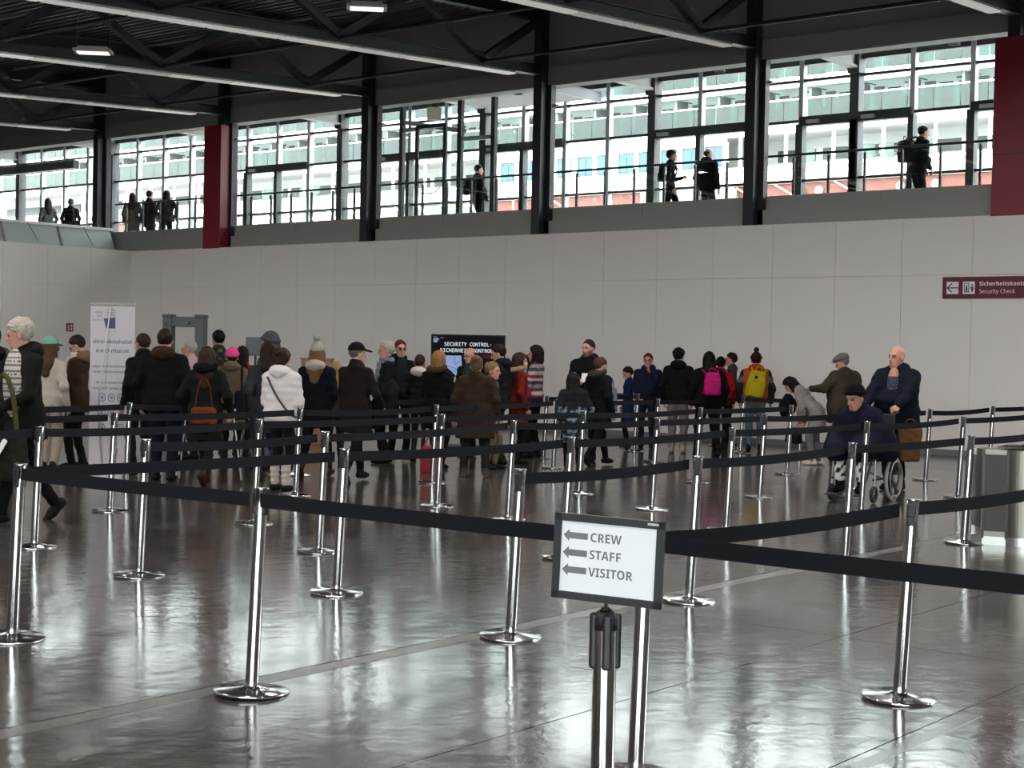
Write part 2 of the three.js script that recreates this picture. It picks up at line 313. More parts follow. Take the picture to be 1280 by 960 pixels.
// braces between neighbouring trusses
for (const [k, z] of [-23.05, -19.1, -15.15].entries()) for (let i = 0; i < COLS.length; i++) struct('roof_brace', rod([COLS[i], chordY(z) + 0.12, z], [(COLS[i + 1] ?? COLS[i] + 5), chordY(z) + 0.12, z], 0.035, 10), M.steelPaint);
for (const z of [-22.3, -18.0, -13.8]) struct('roof_rail', bx(26, 0.05, 0.05, -22, ROOF(z) - 0.1, z), M.greyDark);
// flat pendant lamps over the hall
{
  const glow = new THREE.MeshStandardMaterial({ color: 0x333333, emissive: new THREE.Color().setRGB(1, 0.9, 0.84), emissiveIntensity: 1.3 });
  const lab = (x, z) => x < -20 && x > -25 && z < -15 ? 'flat white pendant lamp on two thin rods, left of the left red column' : x < -14 && x > -18 && z < -15 ? 'flat white glowing pendant lamp at the top edge above the middle window' : 'flat white pendant lamp over the hall outside the picture';
  for (const x of [-31.9, -26.9, -21.9, -16.9, -11.9, -6.9, -1.9]) for (const z of [-15.7, -6, 3.5]) {
    if (x === -31.9 && z < -10) continue;
    const zz = x === -16.9 && z < -15 ? -17.2 : z, y = x === -16.9 ? 6.94 : 6.54;
    const t = thing('pendant_lamp', lab(x, zz), 'lamp', [x, y, zz], Math.PI * 0.25, x < -14 && x > -25 && z < -15 ? null : 'pendant lamps over the hall'); if (!t.userData.group) delete t.userData.group;
    part('housing', [rb(0.64, 0.05, 0.34, 0, 0.045, 0, 0.012), bx(0.5, 0.05, 0.22, 0, 0.09, 0)], M.offWhite, t);
    part('diffuser', bx(0.52, 0.012, 0.26, 0, 0.014, 0), glow, t);
    part('rod', [rod([-0.28, 0.07, 0], [-0.2, ROOF(zz) - y, 0], 0.006, 6), rod([0.28, 0.07, 0], [0.28, ROOF(zz) - y, 0], 0.006, 6)], M.greyDark, t);
    const L = new THREE.RectAreaLight(new THREE.Color().setRGB(1, 0.95, 0.915), (z < -10 && (x === -16.9 || x === -21.9) ? 50 : 530) * LAMP, 0.52, 0.26); L.position.set(x, y - 0.005, zz); L.rotation.set(-Math.PI / 2, 0, 0); scene.add(L);
  }
  const s = thing('ceiling_speaker', 'round flat dark speaker hanging in front of the fourth truss light strip', 'speaker', [-20.65, 7.2, -18.2]);
  part('body', lathe([[0, -0.05], [0.16, -0.05], [0.2, 0], [0.16, 0.05], [0.05, 0.07], [0, 0.07]], 24), M.greyDark, s); part('rod', rod([0, 0.07, 0], [0, 1.3, 0], 0.008, 6), M.black, s);
}
{
  const t = thing('hanging_sign', 'small pale blank box sign hanging under the vestibule soffit', 'sign', [-24.05, 7.19, -26.8], 0.6);
  part('box', rb(0.34, 0.3, 0.08, 0, 0, 0, 0.01), std([0.5, 0.48, 0.38], 0.5), t); part('rod', [rod([-0.1, 0.15, 0], [-0.1, 0.6, 0], 0.006, 6), rod([0.1, 0.15, 0], [0.1, 0.6, 0], 0.006, 6)], M.grey, t);
}
// small bell-shaped lamps under the walkway roof
{
  const where = ['beside the left red column, left bay', 'just right of the left red column', 'beside the top of the middle column', 'left of the column right of the middle', 'at the upper right window'];
  for (const [i, [x, y, z]] of [[-33.0, 7.34, -26.2], [-30.0, 7.34, -26.2], [-21.05, 7.32, -26.2], [-15.9, 7.3, -26.2], [-11.05, 7.3, -26.2]].entries()) {
    const t = thing('bell_lamp', 'small grey bell-shaped lamp under the walkway roof ' + where[i], 'lamp', [x, y, z]);
    part('shade', lathe([[0.02, 0.13], [0.05, 0.1], [0.1, 0.03], [0.11, -0.03], [0.1, -0.03], [0.09, 0.02], [0.03, 0.09], [0.0, 0.1]], 20), M.greyDark, t);
    part('stem', cyl(0.02, 0.02, 1.3, 0, 0.78, 0, 8), M.greyDark, t);
  }
}
struct('ceiling_of_walkway', bx(X1 - X0, 0.12, 4.1, (X0 + X1) / 2, 8.66, -27.3), M.grey);
// quay outside
struct('quay', bx(260, 0.4, 160, -20, -0.7, -29.3 - 80), std([0.35, 0.35, 0.34], 0.85));
// ================================================================ THE SHIP beyond the quay
{
  const Z = -62, white = std([0.88, 0.88, 0.87], 0.45), soft = std([0.17, 0.17, 0.165], 0.6), red = std([0.115, 0.026, 0.017], 0.5), beige = std([0.13, 0.13, 0.1], 0.6);
  const teal = new THREE.MeshPhysicalMaterial({ color: new THREE.Color().setRGB(0.15, 0.37, 0.315), roughness: 0.0, transmission: 1, thickness: 0, ior: 1.45 });
  const door = std([0.014, 0.046, 0.085], 0.12), win = std([0.012, 0.056, 0.063], 0.1), winGrey = std([0.1, 0.115, 0.11], 0.25), dark = std([0.06, 0.08, 0.08], 0.6);
  const s = thing('cruise_ship', 'large white cruise ship with teal balconies and red hull, outside the windows', 'ship');
  const A = -112, B = 12, len = B - A, mid = (A + B) / 2;
  part('hull', bx(len, 10.5, 18, mid, 4.3, Z - 9.05), red, s, 'red hull');
  part('hull_patch', bx(30, 1.5, 0.2, -67, 8.75, Z + 0.05), beige, s, 'beige hull section');
  part('hull_patch', bx(5.4, 1.1, 0.2, -39.2, 9.0, Z + 0.05), beige, s, 'beige hull section');
  for (let i = 0; i < 17; i++) part('strut', bar([-81 + i * 1.75, 9.5, Z + 0.2], [-79.2 + i * 1.75, 8.2, Z + 0.2], 0.12, 0.08), white, s);
  for (const x of [-31.5, -34.5, -28.2, -36.6, -47.5]) part('strut', bar([x, 9.5, Z + 0.1], [x + 2, 8.4, Z + 0.1], 0.1, 0.06), std([0.75, 0.35, 0.28], 0.6), s);
  for (const x of [-26.8, -28.4, -32.3, -33.2]) part('hull_fitting', new THREE.CylinderGeometry(0.2, 0.2, 0.1, 16).rotateX(Math.PI / 2).translate(x, 9.15, Z + 0.02), soft, s);
  part('bulwark', [bx(len, 0.82, 0.25, mid, 9.95, Z), bx(len, 0.06, 0.34, mid, 10.36, Z)], white, s);
  part('bulwark_line', bx(len, 0.035, 0.02, mid, 10.2, Z + 0.13), dark, s);
  part('promenade_deck', bx(len, 0.3, 4, mid, 9.7, Z - 2), soft, s);
  part('core', bx(len, 26, 12, mid, 22.5, Z - 9.6), white, s);
  // promenade: glazed cabins in one stretch, an open deck with loungers in the others
  part('house_front', [bx(13.8, 0.3, 0.3, -44.2, 11.68, Z - 0.12), bx(13.8, 0.14, 0.3, -44.2, 10.42, Z - 0.12)], white, s);
  for (let i = 0; i <= 11; i++) part('house_pillar', bx(i % 2 ? 0.16 : 0.3, 1.3, 0.28, -51.1 + i * 1.255, 11.03, Z - 0.13), white, s);
  for (let i = 0; i < 11; i++) { const w = part('window', bx(0.98, 1.12, 0.1, -50.47 + i * 1.255, 11.0, Z - 0.16), i % 3 === 1 ? door : win, s); part('pane', bx(0.4, 0.8, 0.02, -50.65 + i * 1.255, 10.95, Z - 0.1), win, w); }
  for (let i = 0; i < 7; i++) part('louvre', bx(0.95, 0.035, 0.05, -47.96, 10.55 + i * 0.1, Z - 0.08), white, s);
  for (const [x0, n] of [[-102.1, 21], [-36.6, 8]]) for (let i = 0; i < n; i++) {
    const x = x0 + i * 2.4 + 1.2;
    part('window', bx(2.0, 0.55, 0.1, x, 11.3, Z - 3.58), winGrey, s);
    part('deck_post', bx(0.12, 2.2, 0.12, x - 1.2, 10.9, Z - 0.3), white, s);
    part('lower_panel', bx(2.1, 0.7, 0.06, x, 10.45, Z - 3.55), soft, s);
  }
  // balcony decks
  for (const [lv, y] of [12.3, 14.35, 16.5, 18.6].entries()) {
    part('cabin_wall', bx(len, 1.85, 0.3, mid, y + 0.92, Z - 1.85), white, s);
    part('deck_edge', [bx(len, 0.46, 0.2, mid, y - 0.23, Z), bx(len, 0.2, 3.7, mid, y - 0.1, Z - 1.85)], white, s);
    if (lv > 1) continue;
    part('rail', bx(93, 0.06, 0.08, -60.5, y + 1.05, Z), white, s);
    for (let i = 0; i < 37; i++) {
      const x = -102.6 + i * 2.4;
      for (const k of [0, 1]) part('balcony_glass', bx(1.16, 0.94, 0.02, x + 0.6 + k * 1.2, y + 0.53, Z), teal, s);
      part('balcony_divider', [bx(0.05, 1.6, 1.0, x, y + 0.8, Z - 0.8), bx(0.12, 1.6, 0.08, x, y + 0.8, Z - 0.28)], soft, s);
      if (lv === 0) {
        part('brace', bar([x + 0.15, y + 0.98, Z - 0.3], [x + 1.0, y + 0.06, Z - 1.2], 0.045, 0.045), dark, s);
        part('partition', bx(0.5, 1.55, 0.04, x + 0.32, y + 0.78, Z - 1.62), soft, s);
        const d = part('cabin_door', bx(0.78, 1.5, 0.05, x + 1.05, y + 0.78, Z - 1.66), std([0.8, 0.8, 0.79], 0.5), s); part('pane', bx(0.62, 1.38, 0.02, x + 1.05, y + 0.78, Z - 1.62), door, d);
        const w = part('cabin_window', bx(0.7, 1.5, 0.05, x + 1.9, y + 0.78, Z - 1.66), white, s); part('pane', bx(0.52, 1.38, 0.02, x + 1.9, y + 0.78, Z - 1.62), door, w);
        part('fitting', [bx(0.34, 0.05, 0.06, x + 1.7, y + 1.62, Z - 1.6), bx(0.1, 0.08, 0.1, x + 2.15, y + 1.62, Z - 1.6)], dark, s);
        part('ceiling_lamp', bar([x + 0.1, y + 1.58, Z - 0.5], [x + 0.5, y + 1.5, Z - 0.9], 0.03, 0.05), dark, s);
      } else part('cabin_door', bx(1.7, 1.5, 0.05, x + 1.55, y + 0.78, Z - 1.66), winGrey, s);
    }
  }
  // deck chairs
  const seat = std([0.17, 0.23, 0.21], 0.7), fr = std([0.2, 0.24, 0.22], 0.5);
  const c0 = thing('deck_chair', 'grey reclining deck chair on the ship, behind the railing', 'deck chair', [0, 0, 0], 0, 'deck chairs on the ship');
  part('seat', bx(0.5, 0.04, 0.5, 0, 0.36, 0), seat, c0); part('backrest', bx(0.5, 0.72, 0.04, 0, 0.7, -0.36, -0.4), seat, c0);
  for (const k of [-0.25, 0.25]) { part('frame', [bar([k, 0, 0.3], [k, 0.4, -0.2], 0.03, 0.03), bar([k, 0, -0.3], [k, 0.4, 0.2], 0.03, 0.03), bar([k, 0.58, 0.25], [k, 0.58, -0.3], 0.04, 0.03)], fr, c0); }
  let first = true; const nth = {}, words = ['first', 'second', 'third', 'fourth', 'fifth', 'sixth', 'seventh', 'eighth', 'ninth', 'tenth', 'eleventh', 'twelfth', 'thirteenth', 'fourteenth'];
  const seatAt = (x, y, z, yaw, label, sc = 1) => { const c = first ? c0 : copyOf(c0); first = false; c.position.set(x, y, z); c.rotation.y = yaw; c.scale.setScalar(sc); { const k = label.includes('balcony') ? 'ship balconies behind teal glass' : 'open promenade deck'; nth[k] = (nth[k] ?? -1) + 1; c.userData.label = 'grey reclining deck chair, ' + words[nth[k]] + ' from the left on the ' + k; } c.userData.group = label.includes('balcony') ? 'deck chairs on the balconies' : 'deck chairs on the promenade deck'; };
  for (const x of [-77.2, -74.6, -72.4, -69.8, -67.4, -52.9, -45.7, -40.8, -36.4, -35.7, -33.2, -31.8, -29.4, -28.5]) seatAt(x, 12.3, Z - 1.2, (x * 7) % 1.2, 'grey reclining deck chair on a balcony of the ship behind teal glass');
  for (const x of [-74.5, -73.6, -70.2, -69.3, -66.9, -66.1, -33.4, -30.4, -29.5, -28.4, -27.5]) seatAt(x, 9.95, Z - 0.9, 0.5, 'grey reclining deck chair on the open promenade deck of the ship', 1.3);
}
// ================================================================ THE QUEUE BARRIERS
{
  const H = 0.961;
  function makeStanchion() {
    const t = thing('stanchion', 'x', 'stanchion');
    part('base', lathe([[0, 0], [0.168, 0], [0.176, 0.004], [0.176, 0.012], [0.172, 0.017], [0.1, 0.024], [0.045, 0.03], [0.042, 0.036], [0, 0.036]], 48), M.steel, t);
    part('pole', lathe([[0, 0.03], [0.0315, 0.03], [0.0315, H - 0.13], [0.0295, H - 0.127], [0.0295, H - 0.008], [0, H - 0.008]], 28), M.steel, t);
    part('belt_cassette', [rb(0.034, 0.118, 0.075, 0, H - 0.069, 0, 0.006), rb(0.04, 0.06, 0.082, 0, H - 0.055, 0, 0.006)], M.black, t);
    part('cap', lathe([[0, H - 0.009], [0.0345, H - 0.009], [0.036, H - 0.006], [0.036, H - 0.002], [0.034, H], [0, H]], 28), M.steel, t);
    return t;
  }
  const LINES = {   // [x, z] of every post in a line of belts; the lines run towards the back wall
    a: [[-5.36, -6.7], [-5.31, -8.51], [-5.4, -10.93], [-5.28, -13.01], [-5.3, -15.2]],
    b: [[-7.27, -4.74], [-7.15, -7.09], [-7.14, -9.58], [-7.23, -12.2], [-7.14, -14.81], [-7.1, -17.29], [-7.1, -19.7]],
    c: [[-8.65, -6.64], [-8.71, -8.43], [-9.15, -11.36], [-8.76, -13.27], [-8.68, -15.38], [-8.55, -17.4], [-8.45, -19.45], [-8.5, -21.81], [-8.5, -24.0]],
    d: [[-10.5, -4.6], [-10.43, -6.99], [-10.49, -9.33], [-10.44, -11.79], [-10.33, -14.12], [-10.27, -16.56], [-10.15, -18.73], [-11.92, -22.39]],
    e: [[-12.3, -6.7], [-12.2, -9.01], [-12.25, -11.49], [-12.31, -13.8], [-12.86, -16.96], [-12.59, -19.11], [-12.94, -22.24], [-11.92, -22.39]],
    f: [[-14.2, -8.3], [-14.2, -10.7], [-14.15, -13.3], [-14.16, -15.93], [-14.12, -18.37], [-14.25, -21.02], [-14.2, -23.6]],
    front: [[-7.27, -4.74], [-5.36, -4.77], [-3.23, -4.82], [-1.2, -4.85]],
    right: [[-3.23, -4.82], [-3.06, -6.8], [-3.0, -9.2]],
    gap: [],
  };
  const rowName = { front: 'nearest row of belts', right: 'short right-hand row of belts', a: 'second row of belts', b: 'third row of belts', c: 'fourth row of belts', d: 'fifth row of belts', e: 'sixth row of belts', f: 'farthest row of belts' };
  const special = {
    '-7.27,-4.74': 'polished steel stanchion at the far left edge in front, where two belts meet',
    '-5.36,-4.77': 'polished steel stanchion with round base, front left, in the nearest row',
    '-3.23,-4.82': 'polished steel stanchion just behind the white notice, its top hidden',
    '-3.06,-6.8': 'polished steel stanchion with round base, front right, in the nearest row',
    '-5.36,-6.7': 'leaning polished steel stanchion left of the white notice',
    '-5.31,-8.51': 'polished steel stanchion just right of the white notice, base in full view',
    '-5.28,-13.01': 'polished steel stanchion directly left of the metal litter bin',
  };
  const proto = makeStanchion(), done = new Map();
  const order = ['first', 'second', 'third', 'fourth', 'fifth', 'sixth', 'seventh', 'eighth', 'ninth'];
  let used = false;
  for (const [row, pts] of Object.entries(LINES)) for (const [i, [x, z]] of pts.entries()) {
    const key = x + ',' + z;
    if (done.has(key)) continue;
    const o = used ? copyOf(proto) : proto; used = true;
    o.position.set(x, 0, z); done.set(key, o);
    o.userData.label = special[key] ?? 'polished steel queue stanchion, ' + order[i] + ' from the left in the ' + rowName[row];
    if (row === 'front') o.rotation.y = Math.PI / 2 * (i > 0);
    if (key === '-5.36,-6.7') { o.rotation.set(0.0, 0.3, -0.045); }
  }
  // belts with a little sag
  const belt = (p, q, label, sag) => {
    const y = H - 0.056, w = 0.066, n = 14, A = V(p[0], y, p[1]), B = V(q[0], y, q[1]), d = B.clone().sub(A).normalize(), s = V(-d.z, 0, d.x).multiplyScalar(0.0011);
    A.addScaledVector(d, 0.037); B.addScaledVector(d, -0.037);
    const pos = [], idx = [];
    for (let i = 0; i <= n; i++) { const t = i / n, c = A.clone().lerp(B, t); c.y -= sag * 4 * t * (1 - t); for (const [sy, ss] of [[1, 1], [1, -1], [-1, -1], [-1, 1]]) pos.push(c.x + s.x * ss, c.y + sy * w / 2, c.z + s.z * ss); }
    for (let i = 0; i < n; i++) for (let k = 0; k < 4; k++) { const a = i * 4 + k, b = i * 4 + (k + 1) % 4; idx.push(a, b, a + 4, b, b + 4, a + 4); }
    idx.push(0, 2, 1, 0, 3, 2, n * 4, n * 4 + 1, n * 4 + 2, n * 4, n * 4 + 2, n * 4 + 3);
    const g = new THREE.BufferGeometry(); g.setAttribute('position', new THREE.Float32BufferAttribute(pos, 3)); g.setIndex(idx);
    const q2 = g.toNonIndexed(); q2.computeVertexNormals();
    single('barrier_belt', q2, M.belt, label, 'belt');
  };
  const r = rng(5);
  for (const [row, pts] of Object.entries(LINES)) for (let i = 0; i < pts.length - 1; i++) {
    const A = pts[i].slice(), B = pts[i + 1].slice();
    if (A[0] === -5.36 && A[1] === -6.7) A[0] += 0.045;
    belt(A, B, 'black belt between the ' + order[i] + ' and ' + order[i + 1] + ' stanchions of the ' + rowName[row], row === 'front' ? 0.004 : 0.004 + 0.022 * r());
  }
}
{
  // the notice on its own post, in front
  const x = -2.325, z = -3.311, H = 0.925, t = thing('notice_stand', 'black framed white notice reading crew, staff, visitor with arrows, on a steel post in front', 'sign', [x, 0, z], Math.PI * 0.215 + 0.02 - 0.42);
  part('base', lathe([[0, 0], [0.168, 0], [0.176, 0.004], [0.176, 0.012], [0.1, 0.024], [0.042, 0.036], [0, 0.036]], 40), M.steel, t);
  part('pole', lathe([[0, 0.03], [0.0315, 0.03], [0.0315, H - 0.01], [0, H - 0.01]], 28), M.steel, t);
  const head = part('belt_cassette', lathe([[0, H - 0.04], [0.018, H - 0.04], [0.018, H + 0.012], [0.026, H + 0.006], [0.033, H - 0.01], [0.034, H - 0.04], [0, H - 0.041]], 28), M.black, t);
  for (let k = 0; k < 4; k++) part('cassette_lobe', rb(0.026, 0.15, 0.022, 0.0, 0, 0.0315, 0.009, 3).rotateY(k * Math.PI / 2 + 0.5).translate(0, H - 0.07, 0), M.black, head);
  part('neck', [cyl(0.0045, 0.0045, 0.05, 0, H + 0.02, 0, 12), cyl(0.012, 0.012, 0.012, 0, H + 0.012, 0, 16)], M.blackMatt, t);
  const W = 0.308, HH = 0.23, cy = H + 0.03 + HH / 2, f = part('frame', [bx(W, 0.02, 0.016, 0, cy + HH / 2 - 0.01, 0), bx(W, 0.02, 0.016, 0, cy - HH / 2 + 0.01, 0), bx(0.02, HH, 0.016, W / 2 - 0.01, cy, 0), bx(0.02, HH, 0.016, -W / 2 + 0.01, cy, 0), bx(W - 0.02, HH - 0.02, 0.005, 0, cy, -0.004)], std([0.02, 0.02, 0.022], 0.5), t);
  const tex = canvasTex(1024, 720, (k, w, h) => {
    k.fillStyle = '#f2f2f6'; k.fillRect(0, 0, w, h);
    k.font = 'bold 122px sans-serif'; k.textBaseline = 'middle';
    ['CREW', 'STAFF', 'VISITOR'].forEach((s, i) => {
      const y = 150 + i * 172; k.fillStyle = '#6d6d70'; k.fillText(s, 312, y + 4);
      k.beginPath(); k.moveTo(28, y); k.lineTo(92, y - 62); k.lineTo(92, y - 32); k.lineTo(290, y - 32); k.lineTo(290, y + 32); k.lineTo(92, y + 32); k.lineTo(92, y + 62); k.closePath(); k.fillStyle = '#737375'; k.fill();
    });
  });
  part('paper', bx(W - 0.036, HH - 0.036, 0.002, 0, cy, 0.0), new THREE.MeshPhysicalMaterial({ map: null, color: 0xf2f2f6, roughness: 0.5 }), t);
  part('print', face(W - 0.036, HH - 0.036, 0, cy, 0.0016), new THREE.MeshPhysicalMaterial({ map: tex, roughness: 0.5, clearcoat: 0.6, clearcoatRoughness: 0.1 }), t);
  part('label_tab', bx(0.03, 0.006, 0.002, W / 2 - 0.03, cy + HH / 2 - 0.008, 0.009), M.offWhite, f);
  for (const c of t.children) if (['frame', 'paper', 'print'].includes(c.name)) { c.position.set(0, 0, 0); const p = V(0, H + 0.05, 0); c.position.copy(p).sub(p.clone().applyAxisAngle(V(0, 0, 1), -0.03)); c.rotation.z = -0.03; }
}
// ================================================================ PEOPLE: fields meshed into smooth surfaces
const smin = (a, b, k) => { const h = Math.max(k - Math.abs(a - b), 0) / k; return Math.min(a, b) - h * h * k * 0.25; };
const smax = (a, b, k) => -smin(-a, -b, k);
// tapered capsule; sz squeezes it front to back
function cap(a, b, r1, r2 = r1, sz = 1) {
  const ax = a[0], ay = a[1], az = a[2] * sz, bxx = b[0] - ax, by = b[1] - ay, bz = b[2] * sz - az, L = bxx * bxx + by * by + bz * bz || 1e-9, c0 = a[2];
  return (x, y, z) => { const px = x - ax, py = y - ay, pz = z * sz - az; let t = (px * bxx + py * by + pz * bz) / L; t = t < 0 ? 0 : t > 1 ? 1 : t; const dx = px - bxx * t, dy = py - by * t, dz = pz - bz * t; return (Math.sqrt(dx * dx + dy * dy + dz * dz) - (r1 + (r2 - r1) * t)) / (sz > 1 ? 1 + (sz - 1) * 0.3 : 1); };
}
function ell(c, r) {
  return (x, y, z) => { const px = (x - c[0]) / r[0], py = (y - c[1]) / r[1], pz = (z - c[2]) / r[2], k0 = Math.sqrt(px * px + py * py + pz * pz), qx = px / r[0], qy = py / r[1], qz = pz / r[2], k1 = Math.sqrt(qx * qx + qy * qy + qz * qz); return k0 < 1e-6 ? -Math.min(...r) : k0 * (k0 - 1) / k1; };
}
function union(list, k) { return (x, y, z) => { let d = list[0](x, y, z); for (let i = 1; i < list.length; i++) d = smin(d, list[i](x, y, z), k); return d; }; }
// dual surface of the field f inside box [x0,y0,z0,x1,y1,z1]
function surf(f, b, cell, col) {
  const nx = Math.ceil((b[3] - b[0]) / cell) + 1, ny = Math.ceil((b[4] - b[1]) / cell) + 1, nz = Math.ceil((b[5] - b[2]) / cell) + 1, S = 4;
  const val = new Float32Array(nx * ny * nz), at = (i, j, k) => (k * ny + j) * nx + i, reach = cell * S * 0.9 + cell * 1.5;
  for (let k = 0; k < nz; k += S) for (let j = 0; j < ny; j += S) for (let i = 0; i < nx; i += S) {
    const c = f(b[0] + (i + 1.5) * cell, b[1] + (j + 1.5) * cell, b[2] + (k + 1.5) * cell), far = Math.abs(c) > reach;
    for (let kk = k; kk < Math.min(k + S, nz); kk++) for (let jj = j; jj < Math.min(j + S, ny); jj++) for (let ii = i; ii < Math.min(i + S, nx); ii++) val[at(ii, jj, kk)] = far ? c : f(b[0] + ii * cell, b[1] + jj * cell, b[2] + kk * cell);
  }
  const id = new Int32Array(nx * ny * nz).fill(-1), pos = [], idx = [], C = [[0, 0, 0], [1, 0, 0], [0, 1, 0], [1, 1, 0], [0, 0, 1], [1, 0, 1], [0, 1, 1], [1, 1, 1]], E = [[0, 1], [2, 3], [4, 5], [6, 7], [0, 2], [1, 3], [4, 6], [5, 7], [0, 4], [1, 5], [2, 6], [3, 7]];
  for (let k = 0; k < nz - 1; k++) for (let j = 0; j < ny - 1; j++) for (let i = 0; i < nx - 1; i++) {
    const v = C.map(([a, c, d]) => val[at(i + a, j + c, k + d)]); let m = 0; for (let q = 0; q < 8; q++) if (v[q] < 0) m++;
    if (m === 0 || m === 8) continue;
    let x = 0, y = 0, z = 0, n = 0;
    for (const [p, q] of E) if ((v[p] < 0) !== (v[q] < 0)) { const t = v[p] / (v[p] - v[q]); x += C[p][0] + (C[q][0] - C[p][0]) * t; y += C[p][1] + (C[q][1] - C[p][1]) * t; z += C[p][2] + (C[q][2] - C[p][2]) * t; n++; }
    id[at(i, j, k)] = pos.length / 3; pos.push(b[0] + (i + x / n) * cell, b[1] + (j + y / n) * cell, b[2] + (k + z / n) * cell);
  }
  const quad = (p, q, r, s, flip) => { if (p < 0 || q < 0 || r < 0 || s < 0) return; if (flip) idx.push(p, r, q, p, s, r); else idx.push(p, q, r, p, r, s); };
  for (let k = 1; k < nz - 1; k++) for (let j = 1; j < ny - 1; j++) for (let i = 1; i < nx - 1; i++) {
    const a = val[at(i, j, k)] < 0;
    if (a !== val[at(i + 1, j, k)] < 0) quad(id[at(i, j - 1, k - 1)], id[at(i, j, k - 1)], id[at(i, j, k)], id[at(i, j - 1, k)], !a);
    if (a !== val[at(i, j + 1, k)] < 0) quad(id[at(i - 1, j, k - 1)], id[at(i - 1, j, k)], id[at(i, j, k)], id[at(i, j, k - 1)], !a);
    if (a !== val[at(i, j, k + 1)] < 0) quad(id[at(i - 1, j - 1, k)], id[at(i, j - 1, k)], id[at(i, j, k)], id[at(i - 1, j, k)], !a);
  }
  const g = new THREE.BufferGeometry(); g.setAttribute('position', new THREE.Float32BufferAttribute(pos, 3)); g.setIndex(idx); g.computeVertexNormals();
  if (col) { const c = new Float32Array(pos.length); for (let i = 0; i < pos.length; i += 3) c.set(col(pos[i], pos[i + 1], pos[i + 2]), i); g.setAttribute('color', new THREE.BufferAttribute(c, 3)); }
  return g;
}
function joinSkin(list) {
  let n = 0, m = 0; for (const g of list) { n += g.attributes.position.count; m += g.index.count; }
  const P = new Float32Array(n * 3), N = new Float32Array(n * 3), C = new Float32Array(n * 3), I = new Uint32Array(m); let o = 0, q = 0;
  for (const g of list) { P.set(g.attributes.position.array, o * 3); N.set(g.attributes.normal.array, o * 3); C.set(g.attributes.color.array, o * 3); for (let i = 0; i < g.index.count; i++) I[q + i] = g.index.array[i] + o; o += g.attributes.position.count; q += g.index.count; }
  const r = new THREE.BufferGeometry(); r.setAttribute('position', new THREE.BufferAttribute(P, 3)); r.setAttribute('normal', new THREE.BufferAttribute(N, 3)); r.setAttribute('color', new THREE.BufferAttribute(C, 3)); r.setIndex(new THREE.BufferAttribute(I, 1)); return r;
}
const skinMat = new THREE.MeshStandardMaterial({ color: 0xffffff, vertexColors: true, roughness: 0.55 });
const patMat = new THREE.MeshPhysicalMaterial({ color: 0xffffff, vertexColors: true, roughness: 0.85, specularIntensity: 0.3 });
const clothCache = new Map(), dim = (c) => { const k = lin(c); return Math.max(k.r, k.g, k.b) < 0.05 ? 0.62 : Math.max(k.r, k.g, k.b) < 0.2 ? 0.85 : 1; };
function cloth(c, r = 0.85) { const k = c + r; if (!clothCache.has(k)) clothCache.set(k, new THREE.MeshPhysicalMaterial({ color: lin(c).multiplyScalar(dim(c)), roughness: r, specularIntensity: 0.3 })); return clothCache.get(k); }
const rgbOf = (hex) => { const c = new THREE.Color(hex); return [c.r, c.g, c.b]; };

const SKIN = { fair: [0.42, 0.235, 0.17], pink: [0.46, 0.22, 0.165], tan: [0.33, 0.18, 0.12] };
const add = (a, b) => [a[0] + b[0], a[1] + b[1], a[2] + b[2]], sub = (a, b) => [a[0] - b[0], a[1] - b[1], a[2] - b[2]], mul = (a, s) => [a[0] * s, a[1] * s, a[2] * s], len3 = (a) => Math.hypot(...a), mix3 = (a, b, t) => a.map((v, i) => v + (b[i] - v) * t);
function ik(a, c, l1, l2, pole) {      // the joint between a and c, bent towards pole; c is pulled in when out of reach
  let d = sub(c, a), L = len3(d); if (L > (l1 + l2) * 0.995) { c = add(a, mul(d, (l1 + l2) * 0.995 / L)); d = sub(c, a); L = len3(d); }
  const u = mul(d, 1 / L), t = (l1 * l1 - l2 * l2 + L * L) / (2 * L), h = Math.sqrt(Math.max(0, l1 * l1 - t * t)), pd = pole[0] * u[0] + pole[1] * u[1] + pole[2] * u[2];
  let q = sub(pole, mul(u, pd)); q = mul(q, 1 / (len3(q) || 1)); return [add(add(a, mul(u, t)), mul(q, h)), c];
}
const ARMS = { down: [0.25, 0.87, 0.05], front: [0.09, 1.14, 0.27], pocket: [0.2, 0.98, 0.12], chin: [0.05, 1.40, 0.19], push: [0.19, 1.02, 0.42], fold: [-0.06, 1.12, 0.23], bag: [0.24, 0.88, 0.02], strap: [0.13, 1.3, 0.14], swingF: [0.23, 0.95, 0.26], swingB: [0.24, 0.93, -0.22], low: [0.13, 0.95, 0.2], crutch: [0.29, 0.93, 0.12], lap: [0.1, 0.98, 0.3], wide: [0.38, 1.05, 0.12], up: [0.2, 1.38, 0.34] };

